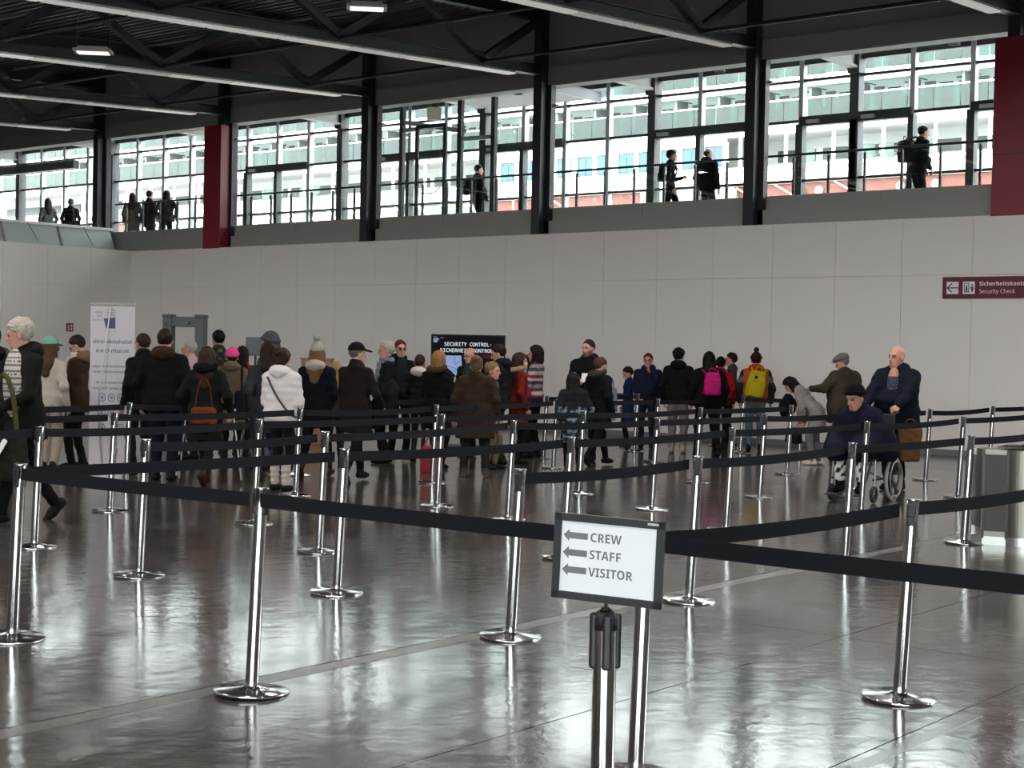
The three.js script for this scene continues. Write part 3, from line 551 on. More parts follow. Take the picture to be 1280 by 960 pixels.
/* o: at [x, y, z], yaw, h (height), w (girth), skin, hair, hairColor, hat, hatColor, head [turn, nod], lean, arms [left, right],
   legs 'stand' | 'walk' | 'sit' | 'wide', coat {color|paint, hem, flare, puffer, hood, hoodColor, fur, collar}, legsColor|legsPaint, legR, shoe, sole, boot, glasses, beard, headScale, sleeve */
function person(o) {
  const w = o.w ?? 1, sc = o.h / 1.75, hs = o.headScale ?? (o.h < 1.5 ? 1.14 : o.h < 1.62 ? 1.05 : 1), r = rng(o.seed ?? Math.round(o.at[0] * 977 + o.at[2] * 131 + 5000));
  const P = thing('person', o.label, 'person', o.at, o.yaw, o.group); P.scale.setScalar(sc);
  const sit = o.legs === 'sit', hipY = sit ? 0.57 : 0.90, up = hipY - 0.90, lean = o.lean ?? 0, cl = Math.cos(lean), sl = Math.sin(lean);
  const T = (p) => { const y = p[1] - 0.92, z = p[2]; return [p[0], hipY + 0.02 + y * cl - z * sl, z * cl + y * sl]; };   // upper body: leant forward about the hips
  const arms = [1, -1].map((s, i) => {
    const ws = 1 + (w - 1) * 0.55, a0 = T([s * 0.182 * ws, 1.385, -0.01]), pr = (o.arms ?? ['down', 'down'])[i], t0 = typeof pr === 'string' ? ARMS[pr] : pr, tgt = T([t0[0] * s * (typeof pr === 'string' && t0[0] > 0.2 ? Math.max(w, 1) : 1), t0[1], t0[2] + (w > 1.1 && t0[2] > 0.2 ? 0.04 : 0)]);
    const [e, c] = ik(a0, tgt, 0.29, 0.27, [s * 0.55, -0.35, -0.75]); return { a: a0, e, c, s };
  });
  const gait = o.legs ?? 'stand', feet = gait === 'walk' ? [[0.09, 0.085, 0.27, 0], [-0.09, 0.15, -0.33, 0.75]] : gait === 'walkR' ? [[0.09, 0.15, -0.33, 0.75], [-0.09, 0.085, 0.27, 0]] : sit ? [[0.13, 0.20, 0.44, -0.05], [-0.13, 0.20, 0.44, -0.05]] : gait === 'wide' ? [[0.17, 0.085, 0.02, 0], [-0.17, 0.085, -0.04, 0]] : [[0.1, 0.085, 0.04, 0], [-0.1, 0.085, -0.03, 0]];
  const legs = [1, -1].map((s, i) => { const a0 = [s * 0.085, hipY, 0], f = feet[i], [kn, c] = ik(a0, [f[0], f[1], f[2]], 0.415, 0.42, [s * 0.1, 0.1, 1]); return { a: a0, k: kn, c, pitch: f[3], s, out: 0.2 * s }; });

  // ---- head
  const nk = T([0, 1.47, -0.005]), hc = T([0, 1.615, 0.02 + lean * 0.05]), R = new THREE.Matrix4().makeRotationFromEuler(new THREE.Euler(lean * 0.35 + (o.head?.[1] ?? 0), o.head?.[0] ?? 0, 0, 'YXZ'));
  const e = R.elements, toHead = (x, y, z) => { const a = x - hc[0], b = y - hc[1], c = z - hc[2]; return [(e[0] * a + e[1] * b + e[2] * c) / hs, (e[4] * a + e[5] * b + e[6] * c) / hs, (e[8] * a + e[9] * b + e[10] * c) / hs]; };
  const inHead = (f) => (x, y, z) => { const q = toHead(x, y, z); return f(q[0], q[1], q[2]) * hs; };
  const cranium = ell([0, 0.035, -0.012], [0.076, 0.093, 0.098]);
  const skull = union([cranium, ell([0, -0.035, 0.024], [0.061, 0.088, 0.07]), cap([-0.018, -0.1, 0.055], [0.018, -0.1, 0.055], 0.026), cap([-0.03, 0.02, 0.078], [0.03, 0.02, 0.078], 0.015)], 0.03);
  const nose = cap([0, 0.008, 0.094], [0, -0.036, 0.112], 0.008, 0.015), ear1 = ell([0.079, -0.012, -0.008], [0.012, 0.033, 0.02]), ear2 = ell([-0.079, -0.012, -0.008], [0.012, 0.033, 0.02]), eye1 = ell([0.031, 0.0, 0.1], [0.017, 0.012, 0.014]), eye2 = ell([-0.031, 0.0, 0.1], [0.017, 0.012, 0.014]), lips = cap([-0.019, -0.067, 0.083], [0.019, -0.067, 0.083], 0.011);
  const headF = (x, y, z) => { let d = skull(x, y, z); d = smax(d, -eye1(x, y, z), 0.012); d = smax(d, -eye2(x, y, z), 0.012); d = smin(d, nose(x, y, z), 0.014); d = smin(d, lips(x, y, z), 0.01); return smin(smin(d, ear1(x, y, z), 0.008), ear2(x, y, z), 0.008); };
  const neck = cap(add(hc, [0, -0.06, -0.02]), add(nk, [0, -0.05, -0.01]), 0.052 * Math.min(w, 1.2), 0.062 * Math.min(w, 1.2));
  const sk = SKIN[o.skin ?? 'fair'], hairC = rgbOf(o.hairColor ?? '#2a1c14'), beardC = rgbOf(o.beard ?? o.hairColor ?? '#2a1c14');
  const faceCol = (x, y, z) => {
    const [a, b, c] = toHead(x, y, z);
    if (c > 0.05 && Math.abs(Math.abs(a) - 0.031) < 0.015 && Math.abs(b) < 0.011) return Math.abs(b + 0.001) < 0.006 ? [0.05, 0.035, 0.03] : mul(sk, 0.75);
    if (c > 0.06 && Math.abs(Math.abs(a) - 0.032) < 0.02 && Math.abs(b - 0.021) < 0.007) return mix3(sk, hairC, 0.75);
    if (o.beard && b < -0.03 && c > -0.02 && !(Math.abs(a) < 0.016 && Math.abs(b + 0.066) < 0.007)) { if (b < -0.05 || Math.abs(a) > 0.045) return mix3(sk, beardC, 0.75); }
    if (c > 0.06 && Math.abs(a) < 0.022 && Math.abs(b + 0.067) < 0.009) return [sk[0] * 0.9, sk[1] * 0.62, sk[2] * 0.62];
    if (c > 0.03 && Math.abs(a) > 0.03 && Math.abs(a) < 0.06 && b < -0.015 && b > -0.06) return [sk[0] * 1.05, sk[1] * 0.9, sk[2] * 0.88];
    return sk;
  };
  const hr = 0.15 * hs, skinParts = [surf(union([inHead(headF), neck], 0.025), [hc[0] - hr, hc[1] - 0.2, hc[2] - hr, hc[0] + hr, hc[1] + hr, hc[2] + hr], 0.0085, faceCol)];
  const one = () => sk;
  // ---- slim body under the clothes, from the neck to the ankles
  const bodyF = union([cap(T([0, 1.47, -0.01]), T([0, 1.2, 0]), 0.05, 0.06), cap(T([0, 1.2, 0]), [0, hipY, 0], 0.06, 0.065), cap(T([-0.13 * w, 1.39, 0]), T([0.13 * w, 1.39, 0]), 0.036), ...arms.flatMap((A) => [cap(A.a, A.e, 0.036, 0.032), cap(A.e, mix3(A.e, A.c, 0.92), 0.032, 0.026)]), ...legs.flatMap((G) => [cap(G.a, G.k, 0.06, 0.045), cap(G.k, G.c, 0.042, 0.034)])], 0.03);
  const bb = (pts, m) => { const lo = [0, 1, 2].map((i) => Math.min(...pts.map((p) => p[i])) - m), hi = [0, 1, 2].map((i) => Math.max(...pts.map((p) => p[i])) + m); return [...lo, ...hi]; };
  const joints = [nk, [0, hipY, 0], ...arms.flatMap((A) => [A.a, A.e, A.c]), ...legs.flatMap((G) => [G.a, G.k, G.c])];
  skinParts.push(surf(bodyF, bb(joints, 0.12), 0.026, one));
  // ---- hands: palm, four fingers with two bends, thumb at the side
  for (const A of arms) {
    const d = mul(sub(A.c, A.e), 1 / (len3(sub(A.c, A.e)) || 1)), hang = Math.abs(d[1]) > 0.8, curl = (o.grip ?? (hang ? 0.45 : 0.9));
    let n = hang ? [-A.s, 0, 0.15] : [-A.s * 0.5, -0.55, -0.3]; const dn = n[0] * d[0] + n[1] * d[1] + n[2] * d[2]; n = sub(n, mul(d, dn)); n = mul(n, 1 / len3(n));
    const s = [d[1] * n[2] - d[2] * n[1], d[2] * n[0] - d[0] * n[2], d[0] * n[1] - d[1] * n[0]], at = (u, v, q) => add(add(add(A.c, mul(d, u)), mul(s, v)), mul(n, q));
    const tS = Math.sign(s[2] * (hang ? 1 : 0) + (hang ? 0 : s[1])) || 1, pr = [];
    for (const v of [-0.026, -0.009, 0.009, 0.026]) pr.push(cap(at(0.0, v * 0.7, 0), at(0.085, v, 0), 0.015, 0.0125));
    for (let i = 0; i < 4; i++) { const v = (-0.028 + i * 0.0187) * -tS, L = [0.9, 1, 0.93, 0.76][i], a1 = curl * 0.7, a2 = curl * 1.6, p0 = at(0.085, v, 0), p1 = add(p0, add(mul(d, 0.042 * L * Math.cos(a1)), mul(n, 0.042 * L * Math.sin(a1)))), p2 = add(p1, add(mul(d, 0.038 * L * Math.cos(a2)), mul(n, 0.038 * L * Math.sin(a2)))); pr.push(cap(p0, p1, 0.0092, 0.0085), cap(p1, p2, 0.0085, 0.0075)); }
    const t0 = at(0.022, tS * 0.026, 0.004), t1 = at(0.06, tS * 0.05, 0.02), t2 = at(0.088, tS * 0.046, 0.034); pr.push(cap(t0, t1, 0.012, 0.0105), cap(t1, t2, 0.0105, 0.009));
    pr.push(cap(mix3(A.e, A.c, 0.8), A.c, 0.028, 0.023));
    const f = union(pr, 0.007); skinParts.push(surf(f, bb([at(0, 0, 0), at(0.15, 0, 0), at(0.08, tS * 0.06, 0.05), at(0.1, 0, 0.08), mix3(A.e, A.c, 0.8)], 0.035), 0.0068, one));
  }
  part('body', joinSkin(skinParts), skinMat, P);

  // ---- clothes
  const wr = (x, y, z) => 0.005 * Math.sin(x * 23 + z * 9) * Math.sin(y * 31 + x * 7) + 0.003 * Math.sin(y * 53 + z * 41);
  const c = o.coat ?? { color: '#15161a' }, tk = c.thick ?? 0.0, hem = c.hem ?? 0.82, bulk = [];
  const sq = 1.28;
  bulk.push(cap(T([-0.075 * w, 1.0, 0]), T([0.075 * w, 1.0, 0]), 0.128 * w + tk, 0.128 * w + tk, sq), cap(T([-0.07 * w, 1.16, 0.005 * w]), T([0.07 * w, 1.16, 0.005 * w]), 0.128 * w + tk, 0.128 * w + tk, sq), cap(T([-0.1 * w, 1.31, 0]), T([0.1 * w, 1.31, 0]), 0.12 * Math.sqrt(w) + tk, 0.12 * Math.sqrt(w) + tk, sq), cap(T([0, 1.445, -0.015]), T([0.15 * (1 + (w - 1) * 0.55), 1.385, -0.01]), 0.07 + tk * 0.5, 0.062 + tk), cap(T([0, 1.445, -0.015]), T([-0.15 * (1 + (w - 1) * 0.55), 1.385, -0.01]), 0.07 + tk * 0.5, 0.062 + tk), cap(T([0, 1.42, -0.01]), T([0, 1.485, -0.005]), 0.085, 0.072 + (c.collar ?? 0)));
  if (w > 1.12) bulk.push(ell(T([0, 1.08, 0.09]), [0.16 * w, 0.15, 0.13 * w]));
  if (!sit) bulk.push(cap([-0.08 * w, 0.92, 0], [0.08 * w, 0.92, 0], 0.13 * w + tk, 0.13 * w + tk, sq));
  if (hem < 0.8 && !sit) { const fl = c.flare ?? 0.03; bulk.push(cap([-0.07 * w, 0.9, 0], [-0.075 * w, hem - 0.05, 0], 0.125 * w + tk, 0.13 * w + fl, 1.12), cap([0.07 * w, 0.9, 0], [0.075 * w, hem - 0.05, 0], 0.125 * w + tk, 0.13 * w + fl, 1.12)); }
  const slv = arms.flatMap((A) => [cap(A.a, A.e, 0.064 * Math.sqrt(w) + tk * 0.6, 0.057 + tk * 0.6), cap(A.e, mix3(A.e, A.c, 0.94), 0.055 + tk * 0.6, 0.042 + tk * 0.4)]);
  const trunk = union(bulk, 0.05), sleeve = union(slv, 0.03), hemAt = sit ? hipY - 0.04 : hem;
  const puff = c.puffer ? (x, y, z) => 0.0085 * Math.abs(Math.sin(y * Math.PI / c.puffer)) : () => 0;
  const coatF = (x, y, z) => { let d = smin(smax(trunk(x, y, z), hemAt - y, 0.015), sleeve(x, y, z), 0.035); return d + wr(x, y, z) - puff(x, y, z); };
  const coatBox = bb([...arms.flatMap((A) => [A.a, A.e, A.c]), T([0, 1.5, 0]), [0.16 * w, hemAt, 0.02], [-0.16 * w, hemAt, -0.02], [0, hemAt, 0.14 * w], [0, hemAt, -0.14 * w], T([0.2 * w, 1.1, 0.16 * w]), T([-0.2 * w, 1.1, -0.14 * w])], 0.14 + tk);
  part(c.name ?? 'jacket', surf(coatF, coatBox, 0.0185, c.paint), c.paint ? patMat : cloth(c.color, c.gloss ?? 0.85), P);
  if (c.hood) part('hood', surf((x, y, z) => smax(ell(T([0, 1.475, -0.075]), [0.125 + 0.01 * w, 0.085, 0.1])(x, y, z), -ell(T([0, 1.56, 0.0]), [0.075, 0.1, 0.085])(x, y, z), 0.02) + wr(x * 1.5, y * 1.5, z) * 0.8, bb([T([0, 1.47, -0.08])], 0.2), 0.0135), cloth(c.hoodColor ?? c.color, 0.9), P);
  if (c.fur) { const fc = T([0, 1.5, -0.06]); part('fur_trim', surf((x, y, z) => { const dx = x - fc[0], dz = z - fc[2] - 0.01, q = Math.hypot(dx, dz) - 0.115; return Math.hypot(q, (y - fc[1] - 0.25 * dz)) - 0.042 + 0.008 * Math.sin(x * 140 + y * 90) * Math.sin(z * 130 - y * 110); }, bb([fc], 0.2), 0.011), cloth(c.fur, 1), P); }
  if (c.scarf) { const fc = T([0, 1.475, 0.0]); part('scarf', surf((x, y, z) => { const q = Math.hypot(x - fc[0], z - fc[2]) - 0.078; return Math.min(Math.hypot(q, (y - fc[1]) * 0.7) - 0.034, cap(T([0.05, 1.44, 0.12]), T([0.06, 1.15, 0.17]), 0.035, 0.035, 1.3)(x, y, z)) + wr(x * 2, y * 2, z * 2); }, bb([fc, T([0.06, 1.12, 0.18])], 0.16), 0.012), cloth(c.scarf, 0.95), P); }
  if (c.open) { // a jumper or shirt showing between the open fronts
    part('shirt_front', surf((x, y, z) => smax(ell(T([0, 1.2, 0.085]), [0.1 * w * (c.openW ?? 1), 0.3, 0.075 + 0.06 * (w - 1)])(x, y, z), hemAt + 0.02 - y, 0.01), bb([T([0, 1.25, 0.08])], 0.36), 0.0085, typeof c.open === 'function' ? c.open : null), typeof c.open === 'function' ? patMat : cloth(c.open), P);
  }
  const lr = o.legR ?? 1, legF0 = union([...(sit ? [cap([-0.06, hipY, 0], [0.06, hipY, 0], 0.135 * w)] : [cap([-0.075 * w, 0.925, 0], [0.075 * w, 0.925, 0], 0.115 * w, 0.115 * w, 1.2)]), ...legs.flatMap((G) => [cap(G.a, G.k, 0.088 * lr * Math.sqrt(w), 0.066 * lr), cap(G.k, G.c, 0.064 * lr, 0.05 * lr)])], 0.03);
  const top = sit ? hipY + 0.12 : 1.02, legF = (x, y, z) => smax(smax(legF0(x, y, z) + wr(x * 1.3, y * 0.9, z * 1.3), y - top, 0.02), (o.cuff ?? 0.055) - y, 0.01);
  part(o.legsName ?? 'trousers', surf(legF, bb([...legs.flatMap((G) => [G.a, G.k, G.c]), [0.13 * w, top, 0], [-0.13 * w, top, 0]], 0.13), 0.0205, o.legsPaint), o.legsPaint ? patMat : cloth(o.legsColor ?? '#101114'), P);
  for (const G of legs) {
    const an = G.c, cp = Math.cos(G.pitch), sp = Math.sin(G.pitch), ft = (u, v) => [an[0] + G.out * 0.3 * u, an[1] + v * cp - u * sp, an[2] + u * cp + v * sp], lo = G.pitch ? -9 : sit ? an[1] - 0.085 : 0;
    const f = union([cap(ft(-0.045, -0.045), ft(0.07, -0.05), 0.043, 0.043), cap(ft(0.07, -0.052), ft(0.155, -0.058), 0.042, 0.03), cap(ft(-0.01, -0.03), ft(-0.01, o.boot ? 0.02 + o.boot : 0.025), 0.045, o.boot ? 0.062 : 0.046)], 0.025);
    const solec = o.sole ? rgbOf(o.sole) : null, shoeC = rgbOf(o.shoe ?? '#0d0d0e'), shaftC = o.shaft ? rgbOf(o.shaft) : null;
    part('shoe', surf((x, y, z) => smax(f(x, y, z), lo + 0.002 - y, 0.008) + (o.shaft ? 0.005 * Math.sin(y * 90) : 0), bb([ft(-0.06, -0.085), ft(0.19, -0.085), ft(0, 0.05 + (o.boot ?? 0))], 0.075), 0.0115, solec || shaftC ? (x, y, z) => shaftC && y > an[1] - 0.0 ? shaftC : solec && y - lo < 0.028 ? solec : shoeC : null), solec || shaftC ? patMat : cloth(o.shoe ?? '#0d0d0e', 0.6), P);
  }
  // ---- hair and hats
  const strand = (a, b, cc) => 0.004 * Math.sin(a * 70 + 1.3) * Math.sin(cc * 62 + b * 33) + 0.0035 * Math.sin(a * 190 + b * 40) * Math.sin(cc * 170 - b * 30) + 0.002 * Math.sin(b * 220 + a * 90);
  const hair = o.hair ?? 'short', HB = [hc[0] - 0.2 * hs, hc[1] - 0.45 * hs, hc[2] - 0.22 * hs, hc[0] + 0.2 * hs, hc[1] + 0.24 * hs, hc[2] + 0.2 * hs];
  if (hair !== 'none') {
    const thick = { short: 0.011, crop: 0.006, long: 0.016, bun: 0.014, bob: 0.02, fringe: 0.008, tuft: 0.02, full: 0.014 }[hair] ?? 0.012;
    const shell = ell([0, 0.036, -0.014], [0.077 + thick, 0.094 + thick, 0.099 + thick]);
    const face = (a, b, cc) => cc - (hair === 'fringe' ? -0.005 : 0.05) - Math.max(-0.6, (b - 0.045)) * (hair === 'crop' ? 0.9 : 0.8) + (Math.abs(a) > 0.055 && b < 0.03 ? 0.012 : 0);
    const base = (a, b, cc) => smax(smax(shell(a, b, cc), face(a, b, cc), 0.012), -0.075 - b + Math.max(0, cc) * 0.9, 0.015);
    let hf = base;
    if (hair === 'fringe') hf = (a, b, cc) => smax(base(a, b, cc), b - 0.055, 0.015);
    if (hair === 'long') { const back = union([cap([0.025, 0.0, -0.055], [0.045, -0.2, -0.095], 0.078, 0.066, 1.2), cap([-0.025, 0.0, -0.055], [-0.045, -0.2, -0.095], 0.078, 0.066, 1.2), cap([0.045, -0.2, -0.095], [0.025, -0.33, -0.105], 0.066, 0.045, 1.2), cap([-0.045, -0.2, -0.095], [-0.02, -0.34, -0.105], 0.066, 0.045, 1.2)], 0.04), sd = union([cap([0.07, 0.02, 0.0], [0.078, -0.2, -0.01], 0.03, 0.028), cap([-0.07, 0.02, 0.0], [-0.078, -0.2, -0.01], 0.03, 0.028)], 0.02); hf = (a, b, cc) => smin(smin(base(a, b, cc), back(a, b, cc), 0.03), sd(a, b, cc), 0.03); }
    if (hair === 'bob') { const k = union([cap([0, 0, -0.05], [0, -0.1, -0.055], 0.092, 0.085, 1.0), cap([0.07, 0.02, -0.01], [0.075, -0.11, 0.01], 0.032, 0.03), cap([-0.07, 0.02, -0.01], [-0.075, -0.11, 0.01], 0.032, 0.03)], 0.03); hf = (a, b, cc) => smin(base(a, b, cc), k(a, b, cc), 0.03); }
    if (hair === 'bun') { const k = ell([0, 0.09, -0.11], [0.055, 0.05, 0.05]), nape = cap([0, -0.02, -0.07], [0, -0.07, -0.06], 0.055, 0.04); hf = (a, b, cc) => smin(smin(base(a, b, cc), k(a, b, cc), 0.02), nape(a, b, cc), 0.03); }
    if (hair === 'full') { const k = ell([0, 0.055, -0.02], [0.093, 0.092, 0.106]); hf = (a, b, cc) => smin(base(a, b, cc), smax(k(a, b, cc), 0.02 - b + cc * 0.3, 0.02), 0.02); }
    if (hair === 'pony') { const k = union([cap([0, 0.05, -0.11], [0, -0.06, -0.17], 0.035, 0.035), cap([0, -0.06, -0.17], [0, -0.22, -0.15], 0.035, 0.018)], 0.02); hf = (a, b, cc) => smin(base(a, b, cc), k(a, b, cc), 0.02); }
    part('hair', surf((x, y, z) => { const q = toHead(x, y, z); return (hf(q[0], q[1], q[2]) + strand(q[0], q[1], q[2]) * (hair === 'crop' ? 0.4 : hair === 'full' ? 1.5 : 1)) * hs; }, HB, 0.0095), cloth(o.hairColor ?? '#2a1c14', 0.6), P);
  }
  if (o.hat) {
    const grow = hair === 'long' || hair === 'bob' ? 0.022 : 0.016, dome = ell([0, 0.045, -0.014], [0.08 + grow, 0.1 + grow, 0.102 + grow]); let hf, brim;
    if (o.hat === 'beanie' || o.hat === 'pom') hf = (a, b, cc) => smin(smax(dome(a, b, cc), 0.045 - b + cc * 0.22, 0.012), smax(Math.abs(dome(a, b, cc)) - 0.011, Math.abs(b - 0.055 - cc * 0.22) - 0.022, 0.012), 0.01) + 0.0022 * Math.sin(Math.atan2(a, cc) * 40);
    if (o.hat === 'tall') { const t = union([ell([0, 0.06, -0.014], [0.097, 0.1, 0.117]), cap([0, 0.1, -0.03], [0, 0.19, -0.05], 0.075, 0.035)], 0.04); hf = (a, b, cc) => smax(t(a, b, cc), 0.03 - b + cc * 0.22, 0.012) + 0.003 * Math.sin(Math.atan2(a, cc) * 36) * Math.sin(b * 200); }
    if (o.hat === 'cap') { brim = ell([0, 0.05, 0.13], [0.078, 0.012, 0.085]); hf = (a, b, cc) => smin(smax(dome(a, b, cc), 0.05 - b, 0.01), brim(a, b - 0.35 * 0 - (cc - 0.13) * -0.25, cc), 0.012); }
    if (o.hat === 'flat') { const t = ell([0, 0.095, 0.012], [0.112, 0.05, 0.13]); brim = ell([0, 0.055, 0.12], [0.075, 0.01, 0.05]); hf = (a, b, cc) => smin(smin(smax(dome(a, b, cc), 0.05 - b, 0.01), t(a, b - cc * -0.12, cc), 0.03), brim(a, b, cc), 0.012); }
    const hp = part(o.hat === 'pom' || o.hat === 'tall' ? 'beanie' : o.hat === 'flat' ? 'flat_cap' : o.hat, surf(inHead(hf), HB, 0.0095), cloth(o.hatColor ?? '#222226', 0.95), P);
    if (o.hat === 'pom' || o.hat === 'tall') { const pc = o.hat === 'tall' ? [0, 0.225, -0.06] : [0, 0.19, -0.03], s = ell(pc, [0.048, 0.048, 0.048]); part('pompom', surf(inHead((a, b, cc) => s(a, b, cc) + 0.006 * Math.sin(a * 160) * Math.sin(b * 150) * Math.sin(cc * 170)), [HB[0], hc[1], HB[2], HB[3], HB[4] + 0.08, HB[5]], 0.0095), cloth(o.pomColor ?? o.hatColor, 1), hp); }
  }
  const hg = new THREE.Matrix4().makeTranslation(...hc).multiply(R).multiply(new THREE.Matrix4().makeScale(hs, hs, hs));
  if (o.glasses) part('glasses', [1, -1].flatMap((s) => [new THREE.TorusGeometry(0.02, 0.0028, 6, 18).translate(s * 0.031, -0.002, 0.105), rod([s * 0.05, 0.003, 0.1], [s * 0.084, 0.003, -0.01], 0.0025, 6), ...(o.glasses === 'dark' ? [new THREE.CylinderGeometry(0.02, 0.02, 0.003, 16).rotateX(Math.PI / 2).translate(s * 0.031, -0.002, 0.105)] : [])]).concat([rod([-0.012, 0.003, 0.107], [0.012, 0.003, 0.107], 0.0025, 6)]).map((g) => g.applyMatrix4(hg)), M.black, P);
  if (o.headphones) part('headphones', [new THREE.TorusGeometry(0.1, 0.01, 8, 24, Math.PI).translate(0, 0.03, 0), cyl(0.035, 0.035, 0.03, 0, 0, 0, 20).rotateZ(Math.PI / 2).translate(0.094, -0.005, 0), cyl(0.035, 0.035, 0.03, 0, 0, 0, 20).rotateZ(Math.PI / 2).translate(-0.094, -0.005, 0)].map((g) => g.applyMatrix4(hg)), M.black, P);
  if (o.mask) part('face_mask', surf(inHead((a, b, cc) => smax(skull(a, b, cc) - 0.009, Math.max(-0.02 * 0 + Math.abs(b + 0.06) - 0.045, 0.03 - cc), 0.008)), HB, 0.0095), cloth('#b9a9a2'), P);
  return { P, T, arms: arms.map((A) => A.c), hc, nk, sc, legs };
}
// a place given in a person's own frame, in the hall
function on(q, p) { q.P.updateMatrixWorld(true); return V(...p).applyMatrix4(q.P.matrixWorld); }
// ================================================================ THE PEOPLE IN THE HALL
const AWAY = -141.2 * Math.PI / 180;                       // facing from the camera towards the back wall's left part
const face_ = (deg) => AWAY + deg * Math.PI / 180;           // 0 shows the back, 90 looks left, 180 looks at the camera, -90 looks right
const Q = {};
const who = (k, x, z, h, deg, o) => { Q[k] = person({ at: [x, 0, z], h, yaw: face_(deg), ...o }); };
const stripes = (cols, step, y0 = 0) => { const c = cols.map(rgbOf); return (x, y) => c[((Math.floor((y - y0) / step) % c.length) + c.length) % c.length]; };

who('hoodEdge', -13.3, -8.4, 1.79, 20, { label: 'man in dark navy hooded jacket, cut off by the left edge', hairColor: '#181210', coat: { color: '#10111c', hood: true, hem: 0.8 }, legsColor: '#121217', shoe: '#3a2418', sole: '#a08a70' });
who('nordic', -11.89, -7.86, 1.83, 135, { label: 'white-haired man in open dark green coat over a patterned nordic sweater', w: 1.08, hair: 'full', hairColor: '#9d958a', skin: 'pink', head: [-0.6, 0.12], lean: 0.06, legs: 'walk', arms: [[0.12, 1.0, 0.3], [0.2, 0.92, 0.2]],
  coat: { color: '#14160f', hem: 0.72, hood: true, hoodColor: '#1a1c14', openW: 1.35, open: (x, y) => { const k = Math.floor(y / 0.016) % 7; return k === 0 || k === 4 ? [0.09, 0.085, 0.08] : k === 2 && Math.floor((x + 1) / 0.018) % 2 ? [0.06, 0.06, 0.06] : [0.4, 0.37, 0.33]; } }, legsColor: '#0b0b0e' });
who('greyHead', -14.5, -9.3, 1.54, 30, { label: 'short grey-brown haired person in a pale jacket behind the white-haired man', hair: 'bob', hairColor: '#4b4039', coat: { color: '#8b8b92' }, legsColor: '#1a1a20' });
who('tealCap', -16.43, -11.2, 1.68, -20, { label: 'person in a mint cap with black headphones and a cream top', hair: 'long', hairColor: '#4a3426', hat: 'cap', hatColor: '#6c9a88', headphones: true, coat: { color: '#a69d92', name: 'top' }, legsColor: '#8d8175' });
who('reader', -16.62, -11.76, 1.72, 82, { label: 'man in glasses and brown hooded coat looking down, left of the white banner', hairColor: '#2a1b12', glasses: true, head: [0.1, 0.55], arms: ['front', 'front'], coat: { color: '#3c2b1b', hood: true, hoodColor: '#6d5a45', hem: 0.74, scarf: '#b9b2a8' }, legsColor: '#0e0e13', sole: '#b6a696' });
who('baldBlack', -15.32, -11.78, 1.76, 50, { label: 'balding man in black jacket just right of the white banner', hair: 'crop', hairColor: '#34241c', skin: 'tan', coat: { color: '#0c0c10', collar: 0.02 }, legsColor: '#15171f' });
who('bigMan', -14.55, -11.5, 1.81, -4, { label: 'large man from behind in black jacket with brown collar and dark jeans', w: 1.18, hairColor: '#22170f', coat: { color: '#0a0a0d', hood: true, hoodColor: '#3a2a1f', thick: 0.01 }, legsColor: '#0c1120', legR: 1.12 });
who('pinkShirt', -16.96, -13.86, 1.69, 78, { label: 'grey-haired man in glasses and pale pink shirt before the metal detector', hairColor: '#8d8a86', hair: 'crop', skin: 'pink', glasses: true, coat: { color: '#a58d92', hem: 0.86, name: 'shirt' }, legsColor: '#20222a' });
who('plaid', -17.95, -15.2, 1.86, 40, { label: 'dark-haired man in dark green plaid jacket beside the metal detector', hairColor: '#0d0b0b', skin: 'tan', coat: { paint: (x, y, z) => (Math.floor(x / 0.05) + Math.floor(y / 0.06)) % 2 ? [0.012, 0.014, 0.012] : Math.floor(y / 0.03) % 4 === 0 ? [0.09, 0.1, 0.05] : [0.03, 0.034, 0.025] }, legsColor: '#12131a' });
who('crutches', -13.83, -11.53, 1.6, -8, { label: 'woman with long brown hair in dark green hooded parka walking on crutches', hair: 'long', hairColor: '#3b2618', lean: 0.05, legs: 'walk', arms: ['crutch', 'crutch'], coat: { color: '#0e1713', hem: 0.56, hood: true, hoodColor: '#0a100d', thick: 0.012, flare: 0.04, fur: '#0b0a0a' }, legsColor: '#15100e', legR: 0.85, shoe: '#3a2014', boot: 0.2, cuff: 0.2 });
who('pinkHat', -16.74, -14.43, 1.58, 5, { label: 'person in bright pink beanie and long beige parka seen from behind', hair: 'short', hairColor: '#3a2a22', hat: 'beanie', hatColor: '#d0437f', coat: { color: '#5f5341', hem: 0.5, hood: true, hoodColor: '#6a5d4a', thick: 0.01, flare: 0.03 }, legsColor: '#0f1016' });
who('redHood', -17.02, -14.86, 1.62, -10, { label: 'black-haired person in red jacket behind the pink beanie', hair: 'long', hairColor: '#0c0a0a', coat: { color: '#8a0d16' }, legsColor: '#14151c' });
who('greyBeanie', -14.9, -13.5, 1.8, 62, { label: 'tall person in plain dark grey beanie and tan coat behind the white puffer', hair: 'long', hairColor: '#4d3725', hat: 'beanie', hatColor: '#45464b', skin: 'tan', coat: { color: '#4c3a28', hem: 0.6 }, legsColor: '#181a22' });
who('greyCoat', -13.71, -12.38, 1.68, 25, { label: 'brown-haired woman in blue-grey coat left of the white puffer jacket', hair: 'long', hairColor: '#2b1a12', coat: { color: '#34363d', hem: 0.6, thick: 0.008 }, arms: ['bag', 'front'], legsColor: '#24344a', shoe: '#15151a' });
who('whitePuffer', -12.69, -11.67, 1.6, -22, { label: 'woman in short white puffer jacket with dark shoulder strap and white snow boots', hair: 'bun', hairColor: '#34241a', arms: ['front', 'low'], coat: { color: '#c6bfbd', puffer: 0.085, thick: 0.02, hem: 0.84, hood: true, hoodColor: '#cdc6c4' }, legsColor: '#0a0b10', legR: 0.95, shoe: '#101014', shaft: '#a79d92', boot: 0.2, cuff: 0.24 });
